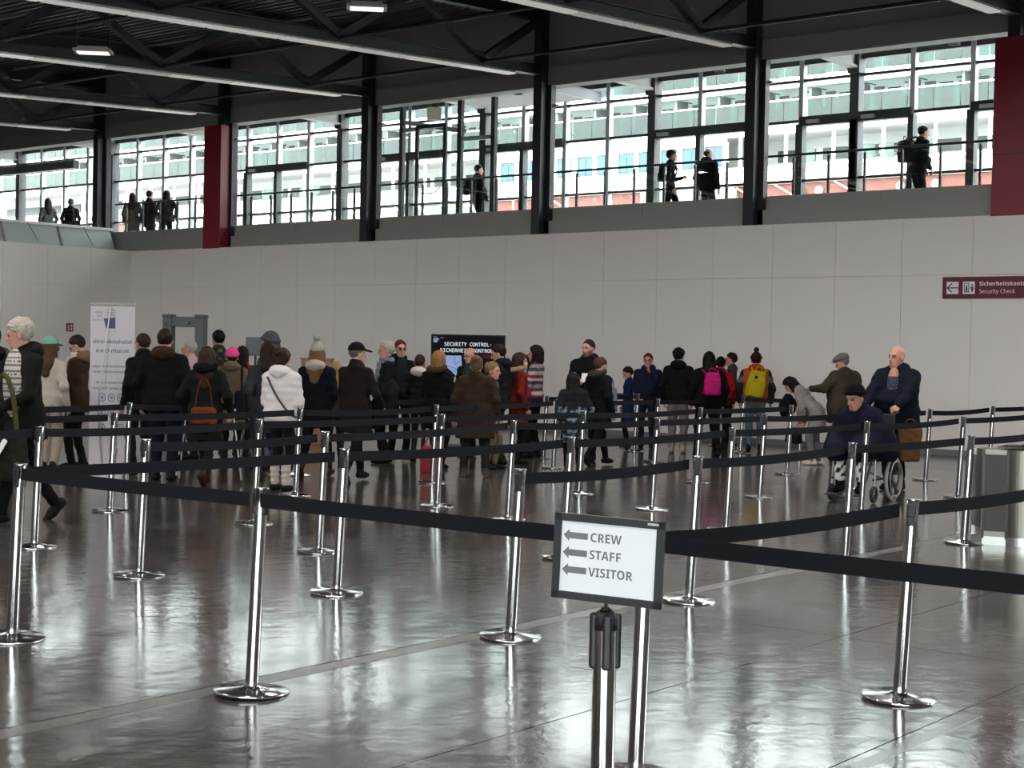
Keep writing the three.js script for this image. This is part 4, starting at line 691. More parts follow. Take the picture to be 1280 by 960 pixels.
who('bobbleHat', -13.75, -13.23, 1.66, -12, { label: 'person in tall pale grey bobble hat and navy coat with white collar', hair: 'long', hairColor: '#6b4a30', hat: 'tall', hatColor: '#8d8982', legs: 'walkR', arms: ['low', 'low'], coat: { color: '#070b18', hem: 0.66, thick: 0.015, hood: true, hoodColor: '#9c9488', flare: 0.03 }, legsColor: '#0b0c12', shoe: '#3a2018', boot: 0.12 });
who('blondeChild', -14.6, -14.4, 1.42, 20, { label: 'blonde child half hidden between bobble hat and navy cap', hair: 'long', hairColor: '#8a6e45', coat: { color: '#3a3029' }, legsColor: '#22222c' });
who('navyCap', -13.05, -13.21, 1.68, -30, { label: 'man in navy baseball cap and long dark brown coat seen from behind', hair: 'crop', hairColor: '#57504a', hat: 'cap', hatColor: '#0f131f', head: [-0.5, 0], legs: 'walk', w: 1.06, arms: ['front', 'swingF'], coat: { color: '#1d1715', hem: 0.62, collar: 0.015, flare: 0.035 }, legsColor: '#0d0f17' });
who('whiteHair', -14.9, -15.7, 1.73, 100, { label: 'white-haired man in grey scarf and black coat facing left', hair: 'full', hairColor: '#958d82', skin: 'pink', w: 1.08, arms: ['front', 'front'], coat: { color: '#0e0f15', hem: 0.66, scarf: '#70767a' }, legsColor: '#121219' });
who('sunglasses', -15.4, -16.5, 1.76, -158, { label: 'ginger short-haired man in dark glasses and black hooded jacket facing the camera', hair: 'short', hairColor: '#52251a', glasses: 'dark', arms: ['low', 'down'], coat: { color: '#0c0d12', hood: true, open: '#20222a' }, legsColor: '#0d0e14', shoe: '#c9bdb4' });
who('boyHood', -14.82, -16.3, 1.55, -12, { label: 'boy in dark grey puffer with white hood and striped track trousers', hair: 'crop', hairColor: '#3a221a', coat: { color: '#191a1d', puffer: 0.1, thick: 0.01, hood: true, hoodColor: '#b9b1b0' }, legsPaint: (x, y) => (Math.abs(x) > 0.125 && Math.abs(x) < 0.16 ? [0.4, 0.38, 0.37] : [0.012, 0.012, 0.016]), shoe: '#0c0c0f', arms: ['pocket', 'pocket'] });
who('blonde', -13.75, -15.5, 1.6, -25, { label: 'blonde woman in long black coat with fur-edged hood', hair: 'bob', hairColor: '#7d5630', coat: { color: '#08080b', hem: 0.6, fur: '#3f3320', thick: 0.015 }, legsColor: '#0b0b0f', arms: ['front', 'low'] });
who('baldGlasses', -15.14, -17.81, 1.67, 150, { label: 'bald man in glasses and dark jacket in front of the screen', hair: 'fringe', hairColor: '#5a4a40', skin: 'pink', glasses: true, head: [-0.35, 0.1], coat: { color: '#0d0e12', open: '#2c3a33' }, legsColor: '#12131a' });
who('brownCoat', -12.59, -14.93, 1.55, -3, { label: 'woman in wide brown coat with pinned-up fair hair, seen from behind', w: 1.22, hair: 'bun', hairColor: '#5e4a32', coat: { color: '#38291b', hem: 0.56, flare: 0.05, thick: 0.012 }, legs: 'wide', legsColor: '#27251e', legR: 1.15, shoe: '#3a362c', sole: '#7d7058', cuff: 0.1 });
who('smallFace', -13.3, -16.1, 1.46, -110, { label: 'fair-haired child in profile beside the woman in the brown coat', hair: 'short', hairColor: '#7a5d3c', skin: 'pink', coat: { color: '#4b3d2c', hem: 0.6 }, legsColor: '#7b6a58' });
who('darkPuffer', -13.62, -16.66, 1.72, 72, { label: 'dark-haired man in charcoal puffer looking down left of the rust coat', hair: 'short', hairColor: '#20140e', head: [0.15, 0.3], arms: ['front', 'front'], w: 1.08, coat: { color: '#141519', puffer: 0.085, thick: 0.018, hood: true }, legsColor: '#3a3128' });
who('rustCoat', -13.7, -17.2, 1.6, -70, { label: 'person in rust red coat with fur-trimmed hood and pale mask', hair: 'long', hairColor: '#3b2018', mask: true, coat: { color: '#6a1a10', hem: 0.6, fur: '#857258', thick: 0.01 }, legsColor: '#101016' });
who('striped', -14.31, -18.39, 1.72, 72, { label: 'dark-haired woman in red, white and green striped sweater facing left', hair: 'bob', hairColor: '#1d0d0d', arms: ['front', 'fold'], coat: { name: 'sweater', hem: 0.88, paint: stripes(['#7d2438', '#a59a98', '#39443f', '#8c7478', '#303a38', '#a69c9a'], 0.052) }, legsColor: '#090a0f' });
who('girl', -14.7, -18.75, 1.58, 85, { label: 'dark-haired girl in profile beside the striped sweater', hair: 'long', hairColor: '#1e120e', coat: { color: '#55605b' }, legsColor: '#14151c' });
who('beard', -13.41, -18.51, 1.83, 163, { label: 'tall bearded man in dark hooded jacket facing left', w: 1.12, hair: 'crop', hairColor: '#2e201a', beard: '#3a2a22', skin: 'pink', head: [-0.45, 0], arms: ['fold', 'front'], coat: { color: '#090b10', hood: true, thick: 0.012 }, legsColor: '#0c0d12' });
who('camo', -11.95, -16.2, 1.36, 10, { label: 'dark-haired child with a blue camouflage jacket tied low, bending over', hair: 'long', hairColor: '#0d0b0d', lean: 0.22, coat: { hem: 0.55, thick: 0.02, name: 'jacket', paint: (x, y, z) => { if (y > 1.16) return [0.007, 0.007, 0.009]; const n = Math.sin(x * 52 + y * 27) + Math.sin(y * 63 - z * 33) + Math.sin(z * 49 + x * 23); return n > 0.7 ? [0.13, 0.18, 0.22] : n > -0.2 ? [0.03, 0.05, 0.08] : [0.008, 0.01, 0.013]; } }, legsColor: '#0a0a0e' });
who('boyNavy', -12.74, -17.86, 1.56, -50, { label: 'boy with brown hair in navy coat with grey fur hood, beside the bearded man', hair: 'short', hairColor: '#4a2f20', head: [-0.2, 0.25], legs: 'walk', w: 1.1, coat: { color: '#0a0d18', hem: 0.66, thick: 0.02, hood: true, hoodColor: '#3c3733', fur: '#3d3834' }, legsColor: '#0a0b10', sole: '#6b6460' });
who('boyBlue', -15.2, -22.2, 1.38, 100, { label: 'boy in long royal blue coat looking down by the back wall', hair: 'short', hairColor: '#20140f', head: [0, 0.4], arms: ['front', 'down'], coat: { color: '#13264f', hem: 0.5, flare: 0.04 }, legsColor: '#0b0c13' });
who('redhead', -14.61, -21.92, 1.64, 168, { label: 'red-haired woman in glasses and blue hooded jacket, hand at her chin', w: 1.14, hair: 'short', hairColor: '#5e1f14', glasses: true, skin: 'pink', arms: ['chin', 'low'], coat: { color: '#16213a', hood: true, hoodColor: '#1c2c55', hem: 0.8 }, legsColor: '#16233d' });
who('joggers', -13.59, -21.3, 1.73, -14, { label: 'young man with dark tousled hair in black jacket and light grey joggers', hair: 'full', hairColor: '#0f0b0a', coat: { color: '#090c0b', hood: true, thick: 0.01 }, legsColor: '#77706e', legR: 1.15, shoe: '#8d8580', head: [-0.4, 0] });
who('blackCoat', -12.76, -20.89, 1.68, 8, { label: 'black-haired woman in black carrying a magenta backpack', hair: 'long', hairColor: '#060506', hat: null, w: 1.1, coat: { color: '#060608', hem: 0.8, thick: 0.02 }, legs: 'wide', legsColor: '#070709', legR: 1.2, boot: 0.05 });
who('redJacket', -13.75, -22.9, 1.6, -20, { label: 'person in bright red jacket behind the magenta backpack', hair: 'short', hairColor: '#0a0808', coat: { color: '#8d0a14', hood: true }, legsColor: '#0b0b10' });
who('greyJacket', -13.85, -23.45, 1.68, 80, { label: 'short-haired man in grey-green jacket facing left beside the yellow backpack', hair: 'short', hairColor: '#2a1a13', coat: { color: '#3d403f' }, legsColor: '#15161c' });
who('orangeVest', -13.01, -22.83, 1.68, -8, { label: 'person in brown bobble hat and orange jacket with dark sleeves and pale jeans', hair: 'short', hairColor: '#231711', hat: 'pom', hatColor: '#3a201b', w: 1.12, coat: { hem: 0.86, thick: 0.015, hood: true, hoodColor: '#a02e14', paint: (x, y) => (Math.abs(x) > 0.215 ? (y < 1.33 && y > 1.22 ? [0.06, 0.09, 0.1] : [0.012, 0.014, 0.02]) : [0.36, 0.065, 0.022]) }, legsColor: '#5d7079', shoe: '#14141a', legR: 1.1 });
who('flatCap', -10.57, -21.32, 1.68, 38, { label: 'man in grey flat cap and long brown-black jacket reaching to the left', w: 1.6, hair: 'crop', hairColor: '#6b6661', hat: 'flat', hatColor: '#6f6e6d', lean: 0.1, head: [0.6, 0.25], arms: [[0.46, 1.22, 0.26], 'low'], coat: { color: '#40362a', hem: 0.66, thick: 0.03 }, legsColor: '#53544f', legR: 1.1 });
who('stooped', -10.75, -20.75, 1.5, 60, { label: 'stooping black-haired woman in pale grey coat left of the flat cap', hair: 'bob', hairColor: '#0a0808', lean: 0.75, head: [0.2, 0.5], arms: [[0.12, 0.98, 0.33], [0.12, 0.98, 0.33]], coat: { color: '#7e7876', hem: 0.62 }, legsColor: '#6f6a68', legR: 1.1, shoe: '#b5aeab' });
who('pusher', -8.09, -17.69, 1.78, 143, { headScale: 1.08, label: 'bald man in navy puffer jacket pushing a wheelchair', w: 1.28, hair: 'none', skin: 'pink', head: [-0.3, 0.0], arms: [[0.2, 1.02, 0.4], [0.22, 1.02, 0.36]], grip: 1.2, coat: { color: '#0f1527', hem: 0.72, openW: 0.7, puffer: 0.13, thick: 0.018, hood: true, open: (x, y) => (y > 1.385 ? [0.42, 0.2, 0.15] : Math.sin(x * 190) * Math.sin(y * 170) > 0.55 ? [0.2, 0.22, 0.26] : [0.014, 0.018, 0.035]) }, legsColor: '#0c0d13', shoe: '#15151a' });
// ================================================================ THINGS IN THE HALL
// what people wear and carry
function backpack(q, color, pocket, label, dims = [0.27, 0.42, 0.15], y = 1.2, back = -0.2, tilt = 0) {
  const t = thing('backpack', label, 'backpack'), [w, h, d] = dims, m = cloth(color, 0.75), m2 = cloth(pocket, 0.75);
  const f = (x, yy, z) => { const a = Math.abs(x) - w / 2 + 0.05 + Math.max(0, yy) * 0.12, b = Math.abs(yy) - h / 2 + 0.06, c = Math.abs(z) - d / 2 + 0.05; return Math.hypot(Math.max(a, 0), Math.max(b, 0), Math.max(c, 0)) + Math.min(Math.max(a, b, c), 0) - 0.05 + 0.004 * Math.sin(x * 40) * Math.sin(yy * 50); };
  part('main_pocket', surf(f, [-w, -h, -d, w, h, d], 0.014), m, t);
  part('front_pocket', surf((x, yy, z) => f(x * 1.25, (yy + h * 0.2) * 1.9, (z + d * 0.42) * 1.7) * 0.6, [-w, -h, -d, w, h, d], 0.014), m2, t);
  part('grab_loop', tube([[-0.05, h / 2 - 0.02, 0.02], [-0.04, h / 2 + 0.05, 0.01], [0.04, h / 2 + 0.05, 0.01], [0.05, h / 2 - 0.02, 0.02]], 0.008), m2, t);
  for (const s of [-1, 1]) part('strap', tube([[s * 0.1, h * 0.42, 0.06], [s * 0.13, h * 0.55, 0.14], [s * 0.14, h * 0.3, 0.33], [s * 0.13, -h * 0.2, 0.28], [s * 0.12, -h * 0.4, 0.07]], 0.018, 8), m2, t);
  for (const yy of [h * 0.12, h * 0.38]) part('zip', tube([[-w * 0.4, yy - 0.03, -d * 0.47], [0, yy, -d * 0.53], [w * 0.4, yy - 0.03, -d * 0.47]], 0.004, 6), M.black, t);
  t.position.copy(on(q, [0, y, back])); t.rotation.set(0, q.P.rotation.y, 0); t.rotateX(tilt); t.scale.setScalar(q.sc);
  return t;
}
backpack(Q.blackCoat, '#b01265', '#9a1058', 'magenta backpack worn by the black-haired woman', [0.27, 0.4, 0.16], 1.22, -0.235);
{ const y = backpack(Q.orangeVest, '#a89a10', '#a5920c', 'bright yellow backpack worn over the orange jacket', [0.33, 0.5, 0.18], 1.2, -0.255); part('badge', cyl(0.03, 0.03, 0.006, 0, 0, 0, 20).rotateX(Math.PI / 2).translate(0.02, 0.12, -0.092), cloth('#26221a'), y); y.rotateZ(0.18); }
backpack(Q.hoodEdge, '#0c0c12', '#101018', 'black rucksack at the left edge on the navy hooded man', [0.3, 0.46, 0.17], 1.18, -0.24);

function bag(label, color, p, yaw, w, h, d, opt = {}) {
  const t = thing(opt.name ?? 'handbag', label, 'bag', p, yaw), m = opt.mat ?? cloth(color, opt.rough ?? 0.7);
  part('body', surf((x, y, z) => { const k = 1 + (opt.flare ?? -0.25) * (y / h - 0.5), a = Math.abs(x) - (w / 2 - 0.03) * k, b = Math.abs(y - h / 2) - h / 2 + 0.03, c = Math.abs(z) - (d / 2 - 0.03) * k; return Math.hypot(Math.max(a, 0), Math.max(b, 0), Math.max(c, 0)) + Math.min(Math.max(a, b, c), 0) - 0.03 + 0.005 * Math.sin(x * 33 + y * 21) * Math.sin(y * 37 + z * 30); }, [-w, -0.05, -d, w, h + 0.06, d], 0.012), m, t);
  const L = opt.strap ?? 0.2; part('strap', tube([[-w * 0.33, h - 0.03, 0.02], [-w * 0.2, h + L * 0.75, 0], [0, h + L, 0], [w * 0.2, h + L * 0.75, 0], [w * 0.33, h - 0.03, -0.02]], opt.thin ?? 0.009, 7), opt.strapMat ?? m, t);
  if (opt.tag) part('luggage_tag', bx(0.05, 0.16, 0.004, 0, 0, 0, 0, 0, -0.6).translate(w * 0.2, h * 0.7, d / 2 + 0.02), M.white, t);
  if (opt.flap) part('flap', rb(w * 0.8, h * 0.5, 0.02, 0, h * 0.72, d / 2 + 0.002, 0.008), m, t);
  return t;
}
{
  const put = (q, p) => { const v = on(q, p); return [v.x, v.y, v.z]; };
  const a = Q.nordic; bag('olive green travel bag with long straps and white luggage tag, carried at the left', '#1c1b10', put(a, [0.2, 0.4, 0.3]), a.P.rotation.y + 0.4, 0.42, 0.42, 0.2, { strap: 0.5, thin: 0.022, strapMat: cloth('#434122'), tag: true, name: 'travel_bag' });
  const b = Q.crutches; bag('rust orange handbag on the back of the woman with crutches', '#6a2c0e', put(b, [-0.06, 0.78, -0.235]), b.P.rotation.y + Math.PI, 0.3, 0.2, 0.1, { strap: 0.34, thin: 0.005 });
  const c = Q.greyCoat; bag('dark navy shoulder bag beside the woman in the blue-grey coat', '#0d0f1c', put(c, [0.32, 0.78, 0.05]), c.P.rotation.y + 1.2, 0.36, 0.34, 0.14, { strap: 0.3 });
  const d = Q.darkPuffer; bag('pale green and white plastic bag held by the man in the charcoal puffer', '#75807c', put(d, [-0.16, 0.72, 0.3]), d.P.rotation.y + 1.4, 0.24, 0.34, 0.1, { strap: 0.12, name: 'plastic_bag' });
  const e = Q.stooped; bag('black handbag with thin straps hanging low beside the stooping woman', '#0a090b', put(e, [0.02, 0.36, 0.42]), e.P.rotation.y + 0.8, 0.32, 0.24, 0.14, { strap: 0.42, thin: 0.006 });
  const f = Q.brownCoat; bag('coral pink bag on the floor left of the woman in the brown coat', '#8e3038', [f.P.position.x - 0.75, 0.0, f.P.position.z + 0.0], 0.6, 0.26, 0.36, 0.18, { strap: 0.12 });
  const g = Q.beard; bag('grey and white bag held against the bearded man', '#6c7478', put(g, [0.36, 0.72, 0.15]), g.P.rotation.y + 0.6, 0.2, 0.36, 0.16, { strap: 0.16 });
}
// shoulder strap bag of the white puffer, clothes over arms, phones and papers
{
  const q = Q.whitePuffer, s = single('crossbody_strap', tube([[0.17, 1.36, -0.06], [0.13, 1.4, -0.12], [0.02, 1.26, -0.175], [-0.1, 1.1, -0.185], [-0.2, 0.96, -0.12], [-0.22, 0.92, 0.02], [-0.1, 1.1, 0.17], [0.08, 1.34, 0.12], [0.17, 1.36, -0.06]].map(([a, b, c]) => { const v = on(q, [a, b, c * 1.06]); return [v.x, v.y, v.z]; }), 0.012, 8, 60), M.black, 'thin black crossbody strap over the back of the white puffer', 'strap');
  const hang = (q2, p, rx, yaw, sx, sy, sz, color, label, name = 'folded_jacket') => { const v = on(q2, p), f = ell([0, 0, 0], [sx, sy, sz]); const m = single(name, surf((x, y, z) => f(x, y, z) + 0.012 * Math.sin(x * 27 + y * 9) * Math.sin(y * 23 - z * 19), [-sx - 0.05, -sy - 0.05, -sz - 0.05, sx + 0.05, sy + 0.05, sz + 0.05], 0.016), cloth(color, 0.9), label, 'jacket'); m.position.copy(v); m.rotation.set(0, q2.P.rotation.y + yaw, rx, 'YXZ'); return m; };
  hang(Q.navyCap, [-0.18, 0.98, 0.35], 0.5, 0.9, 0.15, 0.33, 0.09, '#15151a', 'dark coat draped over the arm of the man in the navy cap');
  hang(Q.striped, [0.3, 0.93, 0.16], 0.1, 0.2, 0.12, 0.32, 0.17, '#8e0e2e', 'crimson ski jacket held by the woman in the striped sweater');
  hang(Q.striped, [0.26, 1.12, 0.26], 0.4, 0.2, 0.1, 0.15, 0.12, '#2b272b', 'dark grey jacket bundled on top of the crimson one');
  hang(Q.stooped, [0.0, 1.0, 0.56], 0.0, 0.2, 0.13, 0.2, 0.12, '#0a0a0b', 'black fluffy garment held in front of the stooping woman', 'fur_garment');
  const card = (q2, p, yaw, rx, w, h, mat, label, name, cat) => { const v = on(q2, p), m = single(name, rb(w, h, 0.009, 0, 0, 0, 0.003), mat, label, cat); m.position.copy(v); m.rotation.set(rx, q2.P.rotation.y + yaw, 0, 'YXZ'); };
  card(Q.reader, [0.0, 1.2, 0.37], 0, -0.7, 0.15, 0.21, M.offWhite, 'sheet of paper read by the man in the brown coat', 'paper_sheet', 'paper');
  card(Q.whiteHair, [0.0, 1.2, 0.38], 0, -0.6, 0.075, 0.15, M.black, 'phone held by the white-haired man in the scarf', 'phone', 'phone');
  card(Q.sunglasses, [0.12, 1.0, 0.32], 0, -0.4, 0.075, 0.15, M.steelDull, 'silver phone in the hand of the man in dark glasses', 'phone', 'phone');
  card(Q.beard, [0.05, 1.2, 0.38], 0, -0.5, 0.11, 0.15, M.offWhite, 'white card held by the bearded man', 'paper_card', 'paper');
  card(Q.darkPuffer, [0.0, 1.19, 0.42], 0, -0.6, 0.1, 0.14, M.offWhite, 'white card held by the man in the charcoal puffer', 'paper_card', 'paper');
  card(Q.bobbleHat, [0.0, 1.02, 0.34], 0, -0.5, 0.075, 0.15, M.black, 'black phone held by the person in the bobble hat', 'phone', 'phone');
}
// crutches
for (const [s, label] of [[1, 'grey forearm crutch under the left hand of the woman with long brown hair'], [-1, 'grey forearm crutch under the right hand of the woman with long brown hair']]) {
  const q = Q.crutches, h = on(q, [s * 0.31, 0.95, 0.16]), ft = on(q, [s * 0.42, 0.0, 0.22]), top = on(q, [s * 0.3, 1.18, -0.02]), k = (v) => [v.x, v.y, v.z], t = thing('crutch', label, 'crutch', k(ft)), r = (v) => k(v.clone().sub(ft));
  part('shaft', [rod([0, 0.02, 0], r(h), 0.011, 10), rod(r(h), r(top), 0.011, 10)], M.steelDull, t); part('grip', rod(r(on(q, [s * 0.31, 0.95, 0.12])), r(on(q, [s * 0.31, 0.95, 0.24])), 0.017, 10), M.grey, t); part('cuff', new THREE.TorusGeometry(0.05, 0.012, 8, 20, 4.4).rotateX(Math.PI / 2).translate(...r(top)), M.grey, t); part('ferrule', cyl(0.014, 0.02, 0.05, 0, 0.025, 0, 12), M.rubber, t);
}
// the wheelchair and the woman in it
{
  const at = [-7.74, 0, -16.12], yaw = face_(146), w = thing('wheelchair', 'dark folding wheelchair pushed by the bald man', 'wheelchair', at, yaw);
  const dark = std([0.03, 0.032, 0.036], 0.4, 0.3), rim = M.steelDull;
  for (const s of [-1, 1]) {
    const wh = part('rear_wheel', [new THREE.TorusGeometry(0.235, 0.02, 10, 40).rotateY(Math.PI / 2).translate(s * 0.3, 0.255, -0.12), cyl(0.045, 0.045, 0.07, 0, 0, 0, 16).rotateZ(Math.PI / 2).translate(s * 0.3, 0.255, -0.12)], std([0.36, 0.33, 0.3], 0.7), w, 'grey-tyred wheel');
    part('spokes', Array.from({ length: 5 }, (_, i) => bar([s * 0.3, 0.255, -0.12], [s * 0.3, 0.255 + 0.22 * Math.cos(i * 1.257), -0.12 + 0.22 * Math.sin(i * 1.257)], 0.02, 0.06)), dark, wh);
    part('push_rim', new THREE.TorusGeometry(0.2, 0.009, 8, 36).rotateY(Math.PI / 2).translate(s * 0.335, 0.255, -0.12), rim, wh);
    const c = part('front_caster', new THREE.TorusGeometry(0.075, 0.022, 10, 24).rotateY(Math.PI / 2).translate(s * 0.25, 0.098, 0.36), M.rubber, w); part('fork', [rod([s * 0.25, 0.1, 0.36], [s * 0.25, 0.24, 0.33], 0.014), rod([s * 0.25, 0.24, 0.33], [s * 0.25, 0.48, 0.33], 0.013)], rim, c);
    part('side_frame', [rod([s * 0.24, 0.5, -0.2], [s * 0.24, 0.5, 0.4], 0.013), rod([s * 0.24, 0.26, -0.2], [s * 0.24, 0.26, 0.36], 0.013), rod([s * 0.24, 0.2, -0.22], [s * 0.24, 1.0, -0.26], 0.013), rod([s * 0.24, 0.5, 0.4], [s * 0.2, 0.13, 0.56], 0.012), rod([s * 0.24, 0.7, -0.2], [s * 0.24, 0.7, 0.22], 0.016), rod([s * 0.24, 0.7, 0.22], [s * 0.24, 0.5, 0.24], 0.012)], dark, w);
    part('push_handle', [rod([s * 0.24, 1.0, -0.26], [s * 0.24, 1.01, -0.38], 0.017)], M.rubber, w);
    part('footrest', rb(0.15, 0.02, 0.2, s * 0.13, 0.1, 0.58, 0.006), dark, w);
  }
  part('cross_brace', [rod([-0.24, 0.26, -0.1], [0.24, 0.5, -0.1], 0.012), rod([0.24, 0.26, 0.1], [-0.24, 0.5, 0.1], 0.012)], rim, w);
  part('seat', rb(0.46, 0.05, 0.46, 0, 0.5, 0.05, 0.015), M.blackMatt, w); part('backrest', rb(0.46, 0.45, 0.03, 0, 0.76, -0.25, 0.01), M.blackMatt, w);
  const d = V(0, 0, 0).applyAxisAngle(V(0, 1, 0), yaw);
  const cow = (x, y, z) => (Math.sin(x * 46 + 1) * Math.sin(y * 40 + z * 12) + 0.6 * Math.sin(y * 61 - x * 53 + z * 20) > 0.3 ? [0.012, 0.012, 0.014] : [0.7, 0.66, 0.63]);
  const rider = person({ at: [at[0], 0, at[2]], yaw: yaw, h: 1.72, w: 1.25, label: 'person in wheelchair wearing black beanie, navy cape and cow-print trousers', legs: 'sit', hair: 'short', hairColor: '#241a16', hat: 'beanie', hatColor: '#070709', skin: 'pink', headScale: 1.1, lean: 0.46, head: [-0.3, 0.1], arms: ['lap', 'lap'], coat: { color: '#0c101f' }, legsPaint: cow, legR: 1.15, shoe: '#08080a', boot: 0.12, cuff: 0.24 });
  const T = rider.T, cape = union([cap(T([0, 1.47, 0.0]), T([0, 1.36, 0.02]), 0.1, 0.17), cap(T([-0.15, 1.34, 0]), T([-0.3, 1.0, 0.1]), 0.13, 0.15), cap(T([0.15, 1.34, 0]), T([0.3, 1.0, 0.1]), 0.13, 0.15), cap(T([0, 1.3, 0.04]), T([0, 0.95, 0.16]), 0.2, 0.26), cap([-0.16, 0.66, 0.3], [-0.15, 0.58, 0.5], 0.16, 0.13), cap([0.16, 0.66, 0.3], [0.15, 0.58, 0.5], 0.16, 0.13), cap([-0.3, 0.7, 0.05], [-0.33, 0.5, 0.1], 0.1, 0.07), cap([0.3, 0.7, 0.05], [0.33, 0.5, 0.1], 0.1, 0.07)], 0.08);
  part('cape', surf((x, y, z) => Math.max(cape(x, y, z) + 0.008 * Math.sin(x * 22 + y * 5) * Math.sin(z * 17 + y * 9), 0.47 - y), [-0.56, 0.4, -0.35, 0.56, 1.3, 0.75], 0.0165), cloth('#11172d', 0.9), rider.P);
  const v = V(-0.26, 0, -0.42).applyAxisAngle(V(0, 1, 0), yaw);
  bag('brown paper carrier bag hanging behind the wheelchair', '#604225', [-7.83, 0.37, -17.54], yaw + 0.5, 0.25, 0.42, 0.16, { strap: 0.1, flare: 0.3, name: 'paper_bag' });
}
// people and clutter on the walkway above
const gal = (k, x, z, h, deg, o) => { Q[k] = person({ at: [x, GALLERY + 0.001, z], h, yaw: face_(deg), ...o }); };
gal('g1', -36.9, -27.9, 1.72, 15, { label: 'long-haired person in long tan coat on the walkway, left of a pair', hair: 'long', hairColor: '#2a1d14', coat: { color: '#4a4338', hem: 0.5, flare: 0.04 }, legsColor: '#101015' });
gal('g2', -36.5, -28.2, 1.8, -30, { label: 'dark-coated person standing close behind the tan coat on the walkway', coat: { color: '#0d0d10', hem: 0.7 }, legsColor: '#0c0c10', arms: ['front', 'low'] });
gal('g3', -35.2, -27.8, 1.7, 10, { label: 'long-haired person in dark jacket alone on the walkway left of the red column', hair: 'long', hairColor: '#1d1611', w: 1.1, coat: { color: '#25231f' }, legsColor: '#0c0c10', arms: ['pocket', 'swingB'] });
gal('g4', -41.0, -27.8, 1.75, 40, { label: 'long-haired person in grey jacket, farthest left on the walkway', hair: 'long', hairColor: '#3a2d22', coat: { color: '#4b4e52' }, legsColor: '#15151a' });
gal('g5', -39.8, -27.8, 1.68, 10, { label: 'person with black rucksack straps, second from the left on the walkway', hair: 'short', hairColor: '#5a4a3b', coat: { color: '#2a2d31' }, legsColor: '#15151a' });
gal('g6', -38.6, -27.9, 1.6, -60, { label: 'person in pale grey top beside the first column on the walkway', hair: 'short', hairColor: '#33291f', coat: { color: '#6b7074' }, legsColor: '#2a3038' });
gal('g7', -23.6, -27.9, 1.74, -70, { label: 'heavy man with black rucksack walking right on the walkway beside the vestibule', w: 1.2, hair: 'crop', hairColor: '#1a1411', arms: ['down', 'low'], coat: { color: '#0f1013', thick: 0.015 }, legsColor: '#0c0d10' });
gal('g8', -18.05, -27.8, 1.7, -95, { label: 'young man striding right on the walkway, left one of a pair', hair: 'full', hairColor: '#15110f', legs: 'walk', arms: ['front', 'down'], coat: { color: '#15161a' }, legsColor: '#14171c' });
gal('g9', -17.3, -28.1, 1.72, -40, { label: 'bald man in black jacket on the walkway, right one of a pair', hair: 'fringe', hairColor: '#2a221d', head: [-0.5, 0], coat: { color: '#101114', thick: 0.01, hood: true }, legsColor: '#0e0f12' });
gal('g10', -12.4, -27.8, 1.8, -75, { label: 'man with black rucksack leaning right on the walkway near the right red column', w: 1.15, hair: 'crop', hairColor: '#14110f', lean: 0.12, coat: { color: '#0e0f12' }, legsColor: '#12151a', arms: ['low', 'low'] });
backpack(Q.g7, '#08080b', '#0b0b0e', 'black rucksack on the heavy man on the walkway', [0.3, 0.42, 0.17], 1.2, -0.26);
backpack(Q.g10, '#0a0b0d', '#0d0e10', 'black rucksack on the leaning man on the walkway', [0.3, 0.44, 0.18], 1.24, -0.26, -0.12);
backpack(Q.g8, '#0a0a0c', '#0c0c0e', 'slim dark rucksack on the striding young man on the walkway', [0.26, 0.38, 0.13], 1.22, -0.2);
backpack(Q.g5, '#0a0a0c', '#0c0c0e', 'black rucksack on the second person from the left on the walkway', [0.28, 0.42, 0.15], 1.2, -0.21);

